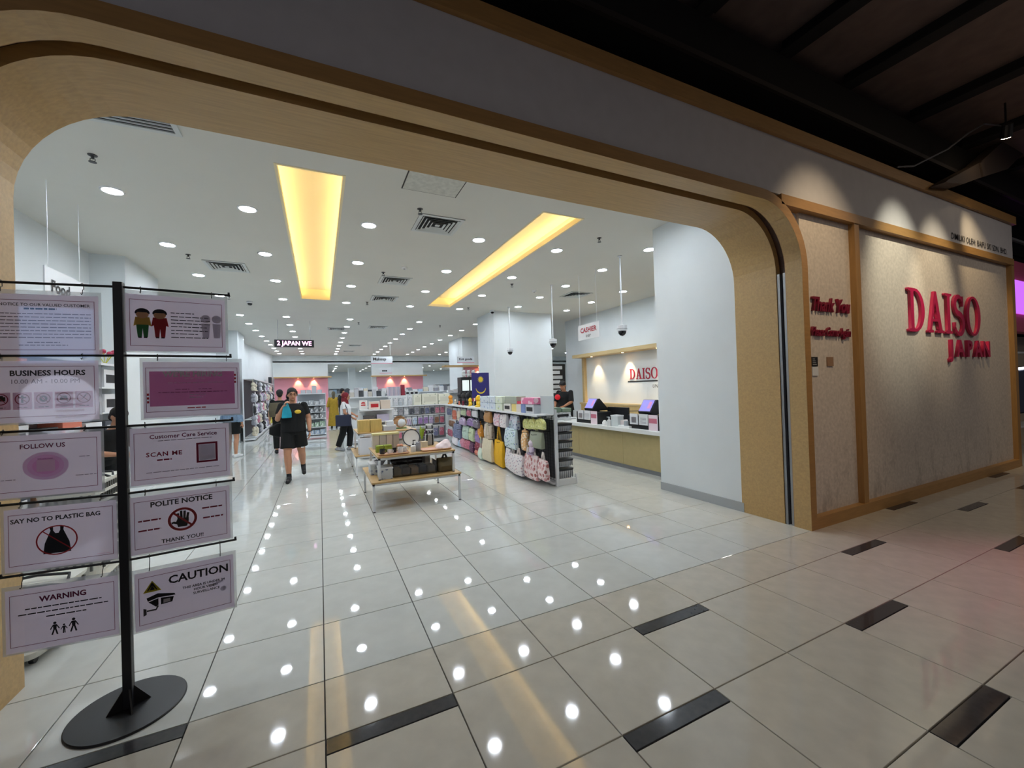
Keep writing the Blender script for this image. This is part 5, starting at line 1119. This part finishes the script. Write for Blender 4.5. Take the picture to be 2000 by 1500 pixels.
pot(5.02, 6.28, .765, [(.036, 0), (.038, .01), (.038, .11), (.014, .125), (.014, .15), (.02, .152), (.02, .165), (0, .166)], CER, 'white pump bottle on the counter between the registers', 'bottle', [('nozzle', CER, MB().box(-.05, .01, -.006, .006, .166, .178))])
pot(5.05, 6.45, .765, [(.05, 0), (.05, .06), (.02, .10), (0, .10)], CER, 'low white tub beside the pump bottle', 'tub')
carton(FR(5.12, 6.15, pi/2), -.1, .1, -.06, .08, .765, .97, C(206, 214, 214), 'white tissue box on the counter', lid=SILV)
carton(FR(5.2, 6.0, pi/2), -.1, .12, -.1, .1, .765, .88, C(226, 214, 210), 'pale pink pack on the counter')
carton(FR(5.06, 5.9, pi/2), -.2, .1, -.08, .06, .765, .80, C(230, 232, 232), 'flat white box along the counter edge')
pot(5.06, 5.83, .765, [(.05, 0), (.05, .12), (.045, .125), (0, .125)], C(160, 166, 172), 'grey canister next to the nearer register', 'canister')
mo = thing('monitor', 'black monitor back standing between the registers', 'monitor', (5.5, 6.6, .765)); MB().box(-.02, .02, -.34, .30, .05, .33).build('panel', BLACKP, mo, bevel=.006); MB().box(-.08, .08, -.1, .1, 0, .012).box(-.015, .015, -.03, .03, .012, .06).build('monitor_stand', BLACKP, mo)
rk = thing('bag_rail', 'thin black bag rail bent over the counter', 'rail', (5.5, 6.05, .765)); MB().tube([(0, .22, .0), (0, .22, .26), (0, -.16, .28), (0, -.22, .0)], .009, 6).build('rail_tube', BLACK, rk)
carton(FR(5.1, 8.1, pi/2), -.25, .2, -.1, .1, .765, .88, C(220, 222, 222), 'white box stack at the far end of the counter', band=C(150, 170, 150))
# back wall of the cashier
al = thing('cashier_alcove', 'wood framed alcove behind the cashier with red letters and three warm lamps', 'alcove', (7.95, 8, 0)); o = al.location
ALW = mat('alcove_wood', (206, 180, 130), .45, noise=(9, .06), stretch=(4, .4, 4))
MB(o).box(7.5, 7.948, 4.52, 11.15, 2.44, 2.54).build('canopy', ALW, al); MB(o).box(7.82, 7.948, 10.98, 11.08, 0, 2.44).build('frame_post', ALW, al)
MB(o).box(7.93, 7.948, 4.52, 10.98, 1.0, 2.44).build('alcove_panel', WHITE, al); MB(o).box(7.62, 7.93, 4.52, 10.98, .95, 1.0).build('ledge', ALW, al)
for i in range(4): MB(o).box(7.64, 7.66, 4.53+1.6*i, 4.53+1.6*(i+1)-.012, .06, .945).build('cabinet_door', mat('cabinet_wood', (200, 170, 112), .45, noise=(9, .06), stretch=(4, 4, .4)), al)
MB(o).box(7.66, 7.93, 4.53, 10.97, 0, .95).build('cabinet_body', ALW, al)
big_word('DAISO', .29, mat('crimson_sign', (176, 34, 62), .4), (7.925, 8.93, 1.682), (0, -1, 0), FU, al, o, .02, gap=.09, sx=.95)
MB(o).box(7.922, 7.93, 6.9, 9.02, 1.60, 1.635).build('black_rule', INK, al)
text('UN', .13, INK, (7.926, 8.09, 1.475), (0, -1, 0), FU, al, o, shear=.25, align='LEFT', name='lettering')
for i, y in enumerate((10.35, 8.92, 7.62, 6.2)):
    MB(o).lathe([(.05, 0), (.05, -.006), (.034, -.008), (.034, 0)], (7.68, y, 2.44), 14, ring=True).build('lamp_ring', RINGM, al)
    MB(o).lathe([(.033, -.007), (.033, -.003)], (7.68, y, 2.44), 10).build('lamp_disc', WARM, al)
    L = bpy.data.lights.new('alcove_lamp', 'SPOT'); L.energy = 60; L.color = (1, .74, .42); L.spot_size = radians(66); L.spot_blend = .8; L.shadow_soft_size = .03
    lo = link('alcove_lamp', L); lo.location = (7.68, y, 2.41); lo.rotation_euler = Vector((.26, 0, -1)).to_track_quat('-Z', 'Y').to_euler()
mr = thing('magazine_rack', 'black mesh rack with white cards in the gap beside the pillar', 'rack', (7.2, 11.6, 0)); o = mr.location
MB(o).box(6.9, 7.6, 11.75, 11.78, 0, 2.3).build('rack_back', BLACK, mr)
for i in range(6): MB(o).box(6.95+.05*(i % 2), 7.35+.1*(i % 2), 11.70, 11.72, 1.32+.16*i, 1.43+.16*i).build('card', SILV if i % 2 == 0 else C(206, 210, 214), mr)
# knit goods corner
kn = thing('knit_display', 'pink backed display with wooden canopy under the Knit goods sign', 'display', (5.66, 16.9, 0)); o = kn.location
MB(o).box(4.72, 7.8, 16.45, 16.895, 2.50, 2.57).build('canopy', WOODX, kn); MB(o).box(5.70, 7.7, 16.87, 16.895, 0, 2.5).build('pink_panel', PINKW, kn)
MB(o).box(4.95, 5.62, 16.5, 18.5, .4, .44).box(4.95, 5.62, 16.5, 18.5, 1.1, 1.14).build('side_shelf', SHELFW, kn)
dc = thing('display_case', 'black display case with lit panes and white plush on top beside the flag', 'case', (4.55, 13.0, 0)); o = dc.location
MB(o).box(4.25, 4.85, 12.9, 13.3, 0, 1.95).build('case_body', BLACKP, dc)
for i in range(2): MB(o).box(4.29+.28*i, 4.52+.28*i, 12.892, 12.9, 1.5, 1.85).build('lit_pane', glow('case_light', (214, 226, 222), .8), dc)
for i in range(3): plush(FR(4.38+.17*i, 13.0, pi), 0, 0, 1.95, .24, C(226, 226, 226), 'white plush on the black display case, %s from the outer side' % ORD[i], 'round')

# ================================================================ NEIGHBOURING SHOP at the far right
ns = thing('neighbour_shop', 'neighbouring shop front with pink fascia and violet neon at the right edge', 'shop front', (10.6, 2.7, 0)); o = ns.location
MB(o).box(10.52, 15, 2.75, 2.95, 2.3, 3.6).build('pink_fascia', mat('pink_fascia_paint', (216, 100, 130), .6), ns)
MB(o).box(10.55, 10.63, 2.6, 2.75, 0, 3.15).build('cream_post', mat('cream_post', (230, 206, 150), .6), ns)
MB(o).box(10.72, 12.5, 2.70, 2.74, 2.62, 3.22).build('neon_panel', glow('violet_neon', (206, 110, 255), 1.0), ns)
MB(o).box(10.63, 15, 3.2, 3.25, 0, 2.3).build('shop_wall', mat('cream_shop_wall', (220, 206, 180), .6), ns)
for z in (.5, 1.0, 1.45, 1.9): MB(o).box(10.63, 13, 2.8, 3.2, z, z+.03).build('shelf_board', SHELFW, ns)
MB(o).box(10.75, 11.6, 2.66, 2.74, .8, 1.6).build('kiosk', mat('kiosk_dark', (30, 40, 60), .3), ns, bevel=.03); MB(o).tube([(10.74, 2.65, .8), (10.74, 2.65, 1.45), (10.80, 2.65, 1.6), (11.6, 2.65, 1.62)], .02, 6).build('kiosk_outline', glow('white_neon', (235, 240, 255), 3), ns)
MB(o).box(10.64, 10.8, 2.7, 2.8, 0, .45).build('green_bin', C(60, 120, 70), ns)
# ================================================================ PEOPLE
SKIN = mat('skin', (190, 138, 108), .5, noise=(14, .03)); SKIN2 = mat('skin_tan', (168, 116, 86), .5, noise=(14, .03))
HAIR = mat('black_hair', (18, 15, 15), .7, noise=(60, .3)); EYE = mat('dark_eye', (24, 18, 16), .2); LIP = mat('lips', (168, 92, 84), .5)
BASE = dict(hipL=(.085, 0, .92), hipR=(-.085, 0, .92), knL=(.10, -.02, .50), knR=(-.10, -.02, .50), anL=(.10, .02, .085), anR=(-.10, .02, .085),
            shL=(.175, .01, 1.385), shR=(-.175, .01, 1.385), elL=(.235, .03, 1.12), elR=(-.235, .03, 1.12), wrL=(.245, -.04, .89), wrR=(-.245, -.04, .89),
            neck=(0, .015, 1.42), head=(0, -.015, 1.585), chest=(0, 0, 1.25), pelvis=(0, 0, .95), toeL=(.115, -.155, .03), toeR=(-.115, -.155, .03))
def hand(m, w, d, side, k, curl=.5, palm=None):
    """palm, four unequal bent fingers and a thumb; w wrist, d forearm direction"""
    d = d.normalized(); pn = (Vector(palm) if palm else Vector((-side, 0, 0))); pn = (pn-d*pn.dot(d)).normalized(); sd = d.cross(pn)*side
    c = w+d*.048*k
    m.cone(w, w+d*.085*k, .024*k, .036*k, 10, True, (1, .48), tuple(sd)); m.ball(w+d*.085*k, (.017*k,)*3, 8, 5)
    for i, ln in enumerate((.066, .076, .071, .055)):
        b = w+d*.083*k+sd*(.027-.018*i)*k
        a1 = curl*.7; e1 = b+(d*cos(a1)+pn*sin(a1))*ln*.45*k; a2 = curl*1.7; e2 = e1+(d*cos(a2)+pn*sin(a2))*ln*.33*k; a3 = curl*2.4; e3 = e2+(d*cos(a3)+pn*sin(a3))*ln*.25*k
        m.cap(b, .0088*k, e1, .0084*k, 7); m.cap(e1, .0084*k, e2, .0078*k, 7); m.cap(e2, .0078*k, e3, .0068*k, 7)
    b = w+d*.022*k+sd*.022*k; e1 = b+(d*.6+sd*.7+pn*.35).normalized()*.042*k; e2 = e1+(d*.85+sd*.3+pn*.4).normalized()*.032*k
    m.cap(b, .0125*k, e1, .0105*k, 7); m.cap(e1, .0105*k, e2, .0085*k, 7)
def person(label, loc, rz, H=1.66, J=None, fat=1.0, skin=SKIN, head_yaw=0, head_pitch=0, hair='short', hair_m=None, vox=.009, curlL=.5, curlR=.5, palmL=None, palmR=None, face=True):
    k = H/1.70; j = {a: Vector(v)*k for a, v in BASE.items()}
    for a, v in (J or {}).items(): j[a] = Vector(v)*k
    t = thing('person', label, 'person', loc, rz)
    m = MB()
    P, Cc, N, Hd = j['pelvis'], j['chest'], j['neck'], j['head']
    def mix(a, b, f): return a+(b-a)*f
    m.loft([(P+Vector((0, 0, -.09*k)), .12*k*fat, .085*k*fat), (P, .165*k*fat, .118*k*fat), (mix(P, Cc, .45), .142*k*fat, .11*k*fat), (Cc, .165*k*fat, .122*k*fat), (mix(Cc, N, .5), .175*k, .105*k), (mix(Cc, N, .82), .12*k, .075*k), (N, .058*k, .058*k)], 18)
    m.cap(N-Vector((0, 0, .03*k)), .056*k, mix(N, Hd, .62), .05*k, 12)
    for s, S in ((1, 'L'), (-1, 'R')):
        m.cap(j['sh'+S], .049*k*fat, j['el'+S], .041*k*fat, 12); m.cap(j['el'+S], .041*k*fat, mix(j['el'+S], j['wr'+S], .35), .040*k*fat, 12); m.cap(mix(j['el'+S], j['wr'+S], .35), .040*k*fat, j['wr'+S], .027*k, 12)
        hand(m, j['wr'+S], j['wr'+S]-j['el'+S], s, k, curlL if s > 0 else curlR, palmL if s > 0 else palmR)
        m.cap(j['hip'+S], .092*k*fat, j['kn'+S], .058*k*fat, 14); m.cap(j['kn'+S], .056*k*fat, mix(j['kn'+S], j['an'+S], .3)+Vector((0, .012*k, 0)), .058*k*fat, 12); m.cap(mix(j['kn'+S], j['an'+S], .3)+Vector((0, .012*k, 0)), .058*k*fat, j['an'+S], .036*k, 12)
        h = j['an'+S]+Vector((0, .04*k, -.045*k)); m.cap(h, .036*k, j['toe'+S], .03*k, 10); m.cap(j['an'+S], .036*k, j['toe'+S], .028*k, 10)
    R = Matrix.Rotation(head_yaw, 3, 'Z') @ Matrix.Rotation(head_pitch, 3, 'X')
    def hp(x, y, z): return Hd+(R @ Vector((x, y, z)))*k
    m.ball(hp(0, .01, .02), (.076*k, .094*k, .10*k), 18, 12, R); m.ball(hp(0, -.022, -.055), (.056*k, .062*k, .062*k), 14, 9, R); m.ball(hp(0, -.062, -.088), (.026*k, .02*k, .02*k), 10, 7, R)
    m.cap(hp(0, -.082, .012), .009*k, hp(0, -.101, -.026), .0135*k, 8); m.ball(hp(.014, -.09, -.030), .009*k, 7, 5); m.ball(hp(-.014, -.09, -.030), .009*k, 7, 5)
    for s in (1, -1): m.ball(hp(s*.077, .012, -.008), (.012*k, .02*k, .032*k), 8, 6, R)
    b = remesh(m.build('body', skin, t), vox, 2)
    if face:
        for s in (1, -1):
            MB().ball(hp(s*.032, -.084, .010), (.013*k, .007*k, .0085*k), 10, 6, R).build('eye', EYE, t, 'all')
            MB().tube([hp(s*.014, -.089, .030), hp(s*.032, -.092, .036), hp(s*.05, -.080, .030)], .0038*k, 5).build('eyebrow', HAIR, t)
        MB().ball(hp(0, -.083, -.062), (.023*k, .009*k, .0075*k), 10, 6, R).build('mouth', LIP, t, 'all')
    hm = hair_m or HAIR; hb = MB()
    if hair == 'short':
        hb.ball(hp(0, .019, .043), (.086*k, .102*k, .090*k), 16, 10, R); hb.ball(hp(0, .07, -.02), (.066*k, .05*k, .07*k), 12, 8, R)
        cut = hb.build('hair', hm, t)
    elif hair == 'bun':
        hb.ball(hp(0, .021, .043), (.086*k, .100*k, .089*k), 16, 10, R); hb.ball(hp(0, .085, -.02), (.06*k, .05*k, .06*k), 12, 8, R); hb.ball(hp(-.05, .12, -.045), (.04*k, .05*k, .06*k), 12, 8, R)
        for s in (1, -1): hb.cap(hp(s*.07, -.03, .05), .02*k, hp(s*.08, .02, -.02), .016*k, 8)
        cut = hb.build('hair', hm, t)
    elif hair == 'long':
        hb.ball(hp(0, .016, .045), (.088*k, .100*k, .092*k), 16, 10, R); hb.cap(hp(0, .06, 0), .078*k, hp(0, .10, -.17), .06*k, 12)
        cut = hb.build('hair', hm, t)
    elif hair == 'hijab':
        hb.ball(hp(0, .034, .03), (.096*k, .108*k, .110*k), 18, 12, R); hb.cap(hp(0, .02, -.06), .085*k, N+Vector((0, -.01, -.05)), .10*k, 14); hb.loft([(N+Vector((0, 0, -.17*k)), .20*k, .13*k), (N+Vector((0, 0, -.05*k)), .15*k, .11*k), (N+Vector((0, .0, .03*k)), .085*k, .085*k)], 18)
        cut = hb.build('headscarf', hm, t)
    if hair != 'hijab': remesh(cut, vox, 3)
    else: remesh(cut, vox, 3)
    # face cut-out: push hair front back
    return t, j, k, hp
def garment(t, m, name, mt, vox=.011, it=2): return remesh(m.build(name, mt, t), vox, it)
def tshirt(t, j, k, mt, fat=1.0, hem=-.03, sleeve=.62, vox=.011, name='shirt'):
    P, Cc, N = j['pelvis'], j['chest'], j['neck']; m = MB()
    def mix(a, b, f): return a+(b-a)*f
    m.loft([(P+Vector((0, 0, hem*k)), .188*k*fat, .142*k*fat), (mix(P, Cc, .4), .180*k*fat, .14*k*fat), (Cc, .188*k*fat, .142*k*fat), (mix(Cc, N, .5), .200*k, .122*k), (mix(Cc, N, .84), .142*k, .09*k), (N+Vector((0, 0, -.006*k)), .078*k, .074*k)], 22)
    for S in 'LR':
        a, b = j['sh'+S], j['el'+S]; m.ball(a, .064*k, 12, 8); m.cone(a, a+(b-a)*sleeve, .064*k, .063*k*min(fat, 1.06), 14)
    return garment(t, m, name, mt, vox)
def legs(t, j, k, mt, fat=1.0, to=.75, name='shorts', vox=.011, flare=1.1, waist=.10):
    P = j['pelvis']; m = MB()
    m.loft([(P+Vector((0, 0, -.11*k)), .150*k*fat, .115*k*fat), (P, .182*k*fat, .135*k*fat), (P+Vector((0, 0, waist*k)), .168*k*fat, .128*k*fat)], 18)
    for S in 'LR':
        h, n, a = j['hip'+S], j['kn'+S], j['an'+S]; m.ball(h, .10*k*fat, 12, 8)
        if to <= 1: m.cone(h, h+(n-h)*to, .105*k*fat, .095*k*fat*flare, 16)
        else:
            m.cone(h, n, .104*k*fat, .078*k*fat*flare, 16); m.ball(n, .078*k*fat*flare, 12, 8); m.cone(n, n+(a-n)*(to-1), .078*k*fat*flare, .066*k*fat*flare, 16)
    return garment(t, m, name, mt, vox)
def shoes(t, j, k, mt, h=.0):
    for S in 'LR':
        a, q = j['an'+S], j['toe'+S]; m = MB()
        hl = a+Vector((0, .045*k, -.05*k)); m.cap(hl, .042*k, q+Vector((0, -.01*k, .004)), .037*k, 12); m.cap(a+Vector((0, 0, -.01)), .044*k, a+(q-a)*.6+Vector((0, 0, .006)), .036*k, 12)
        if h: m.cap(a, .044*k, a+(j['kn'+S]-a)*h, .043*k, 12)
        garment(t, m, 'shoe', mt, .010)
BLK = mat('black_cotton', (10, 11, 14), .9); BLK2 = mat('black_jersey', (8, 8, 10), .9); SHOEB = mat('black_shoe', (17, 17, 19), .6)
TEAL = mat('teal_cloth', (22, 150, 176), .7, noise=(9, .15)); OLIVE = mat('olive_cloth', (92, 84, 66), .85, noise=(12, .1)); MUST = mat('mustard_dress_cloth', (168, 136, 38), .8, noise=(20, .15))
REDS = mat('dark_red_scarf', (118, 24, 36), .8, noise=(12, .1)); WHT = mat('white_cotton', (226, 228, 230), .8); PLAID = printed('check_cloth', (198, 190, 170), (150, 140, 120), None, 26, .3); NAVY = mat('navy_cloth', (34, 40, 62), .8); DENIM = mat('denim_blue', (120, 144, 170), .85, noise=(30, .15)); GREYS = mat('grey_shoe', (150, 152, 156), .7); BADGE = mat('badge_yellow', (232, 196, 60), .6); REDB = mat('red_badge', (222, 26, 40), .5)
# main walker
t, j, k, hp = person('person walking in black T-shirt and shorts holding a teal cloth to the cheek', (-.45, 8.42, 0), radians(0), 1.69,
    dict(elR=(-.245, -.06, 1.14), wrR=(-.13, -.20, 1.37), shR=(-.18, .01, 1.375), shL=(.18, .01, 1.375), elL=(.255, .03, 1.12), wrL=(.265, -.06, .89), knR=(-.10, -.10, .50), anR=(-.085, -.09, .085), toeR=(-.10, -.26, .028), knL=(.12, .05, .52), anL=(.135, .24, .22), toeL=(.15, .12, .10), head=(-.005, -.03, 1.575)),
    fat=1.10, head_yaw=.18, head_pitch=.10, hair='bun', palmR=(1, -.3, .2), curlR=.8, curlL=.45)
tshirt(t, j, k, BLK, 1.12, -.06, .66); legs(t, j, k, BLK2, 1.14, .76, 'shorts', flare=1.12); shoes(t, j, k, SHOEB, .14)
MB().ball(Vector((.085, -.150, 1.26))*k, (.055*k, .012, .036*k), 14, 8).build('chest_badge', BADGE, t, 'all')
MB().box(.12, .17, -.012, -.002, .60, .615).build('shorts_label', WHT, t).location = (0, -.13, 0)
gl = MB()
for s in (1, -1):
    gl.tube([hp(s*.034+.026*cos(a), -.100, .010+.021*sin(a)) for a in [2*pi*i/14 for i in range(14)]], .0022, 5, True); gl.tube([hp(s*.06, -.098, .012), hp(s*.082, -.01, .012)], .002, 5)
gl.tube([hp(-.008, -.102, .012), hp(.008, -.102, .012)], .002, 5).build('glasses', mat('glasses_frame', (70, 40, 30), .3), t)
c = MB(); c.loft([(Vector((-.09, -.215, 1.16))*k, .085, .03, .3), (Vector((-.085, -.205, 1.26))*k, .075, .036, .2), (Vector((-.095, -.20, 1.36))*k, .05, .034, .2), (Vector((-.10, -.18, 1.43))*k, .03, .025)], 14)
garment(t, c, 'teal_cloth', TEAL, .009)
b = MB(); b.loft([(Vector((-.22, .16, .80))*k, .06, .04), (Vector((-.26, .16, .86))*k, .15, .06), (Vector((-.25, .16, .98))*k, .15, .06), (Vector((-.20, .15, 1.06))*k, .07, .05)], 14); b.tube([Vector((-.22, .16, 1.04))*k, Vector((-.10, .15, 1.25))*k, Vector((.12, .06, 1.42))*k], .012, 6)
garment(t, b, 'shoulder_bag', BLK, .012)
MB().tube([j['wrL']+Vector((.036*cos(a), .036*sin(a), 0)) for a in [2*pi*i/12 for i in range(12)]], .008, 6, True).build('watch_strap', BLACKP, t)
# shopper with red headscarf
t, j, k, hp = person('person in dark red headscarf, white T-shirt and black trousers turned towards the tables', (.62, 11.9, 0), radians(75), 1.56,
    dict(elL=(.21, -.05, 1.12), wrL=(.16, -.24, 1.02), elR=(-.21, -.02, 1.12), wrR=(-.18, -.22, .98), knL=(.09, -.10, .50), knR=(-.09, .08, .50), anL=(.09, -.06, .085), anR=(-.09, .22, .12), toeL=(.10, -.23, .03), toeR=(-.10, .06, .03), head=(0, -.03, 1.575)), hair='hijab', hair_m=REDS, vox=.011, face=True, head_pitch=.25)
tshirt(t, j, k, WHT, 1.05, -.02, .6); legs(t, j, k, BLK2, 1.05, 1.93, 'trousers', flare=1.15); shoes(t, j, k, GREYS)
garment(t, MB().loft([(Vector((.05, .03, .78))*k, .20, .16), (Vector((.04, .02, .98))*k, .19, .15)], 16), 'checked_skirt_panel', PLAID, .014)
garment(t, MB().box(-.34, -.20, -.19, .19, .68, .98).tube([(-.27, -.12, .97), (-.22, -.08, 1.15), (-.17, 0, 1.33)], .015, 6), 'shoulder_bag', NAVY, .016)
# cashier
t, j, k, hp = person('person behind the counter with short black hair and black shirt with a red badge', (5.95, 9.2, 0), radians(-62), 1.72,
    dict(chest=(0, -.06, 1.24), neck=(0, -.10, 1.40), head=(0, -.17, 1.545), shL=(.18, -.07, 1.37), shR=(-.18, -.07, 1.37), elL=(.24, -.16, 1.12), wrL=(.15, -.36, 1.03), elR=(-.24, -.16, 1.12), wrR=(-.12, -.38, 1.03)), skin=SKIN2, hair='short', head_pitch=.35, vox=.010)
tshirt(t, j, k, BLK, 1.15, -.05, .95); legs(t, j, k, BLK2, 1.0, 1.9, 'trousers', vox=.014); shoes(t, j, k, SHOEB)
MB().ball(Vector((-.13, -.22, 1.25))*k, (.085, .02, .075), 12, 8).build('red_badge', REDB, t, 'all')
# far shoppers
t, j, k, hp = person('person in a long mustard dress seen from behind by the corridor', (.55, 19.8, 0), radians(180), 1.62, vox=.014, hair='long', hair_m=OLIVE, face=False)
garment(t, MB().loft([((0, 0, .10), .26, .22), ((0, 0, .6), .21, .17), ((0, 0, .95), .185, .14), ((0, 0, 1.2), .18, .13), ((0, 0, 1.33), .16, .10), ((0, 0, 1.38), .08, .07)], 18), 'dress', MUST, .016); tshirt(t, j, k, MUST, 1.0, .05, 1.5, .015, 'dress_sleeves'); shoes(t, j, k, SHOEB)
t, j, k, hp = person('person in black T-shirt standing beside the mustard dress', (.86, 18.6, 0), radians(120), 1.74, vox=.014, hair='short')
tshirt(t, j, k, BLK, 1.05, vox=.015); legs(t, j, k, BLK2, 1.0, 1.9, 'trousers', vox=.016); shoes(t, j, k, SHOEB)
t, j, k, hp = person('person with dark hair and dark red top behind the red headscarf', (1.0, 17.4, 0), radians(200), 1.72, vox=.014, hair='short', face=False)
tshirt(t, j, k, REDS, 1.05, vox=.015); legs(t, j, k, BLK2, 1.0, 1.9, 'trousers', vox=.016); shoes(t, j, k, SHOEB)
t, j, k, hp = person('person in olive backpack half hidden behind the walker in black', (-.98, 12.6, 0), radians(185), 1.70, vox=.014, hair='short', face=False)
tshirt(t, j, k, BLK, 1.05, vox=.015); legs(t, j, k, BLK2, 1.0, 1.9, 'trousers', vox=.016); shoes(t, j, k, SHOEB)
garment(t, MB().loft([((.10, .17, .98), .15, .08), ((.10, .19, 1.15), .17, .10), ((.10, .17, 1.36), .14, .08)], 14), 'backpack', OLIVE, .015)
t, j, k, hp = person('person with black hair bending at the white shelves behind the notice stand', (-2.42, 6.6, 0), radians(60), 1.58, dict(chest=(0, -.12, 1.18), neck=(0, -.20, 1.32), head=(0, -.28, 1.47), shL=(.17, -.17, 1.29), shR=(-.17, -.17, 1.29), elL=(.24, -.22, 1.03), wrL=(.14, -.42, 1.0), elR=(-.25, -.2, 1.03), wrR=(-.14, -.42, 1.0)), vox=.011, hair='short', head_pitch=.4, face=False)
tshirt(t, j, k, BLK, 1.1); legs(t, j, k, BLK2, 1.0, 1.9, 'trousers', vox=.014); shoes(t, j, k, SHOEB)
t, j, k, hp = person('person in black shorts and pale blue denim jacket at the toy wall', (-2.05, 12.5, 0), radians(150), 1.66, dict(elL=(.25, -.02, 1.12), wrL=(.22, -.25, 1.0)), vox=.012, hair='long', face=False)
tshirt(t, j, k, DENIM, 1.12, -.02, 1.7, .013, 'denim_jacket'); legs(t, j, k, BLK2, 1.12, .72, 'shorts', vox=.013); shoes(t, j, k, WHT)
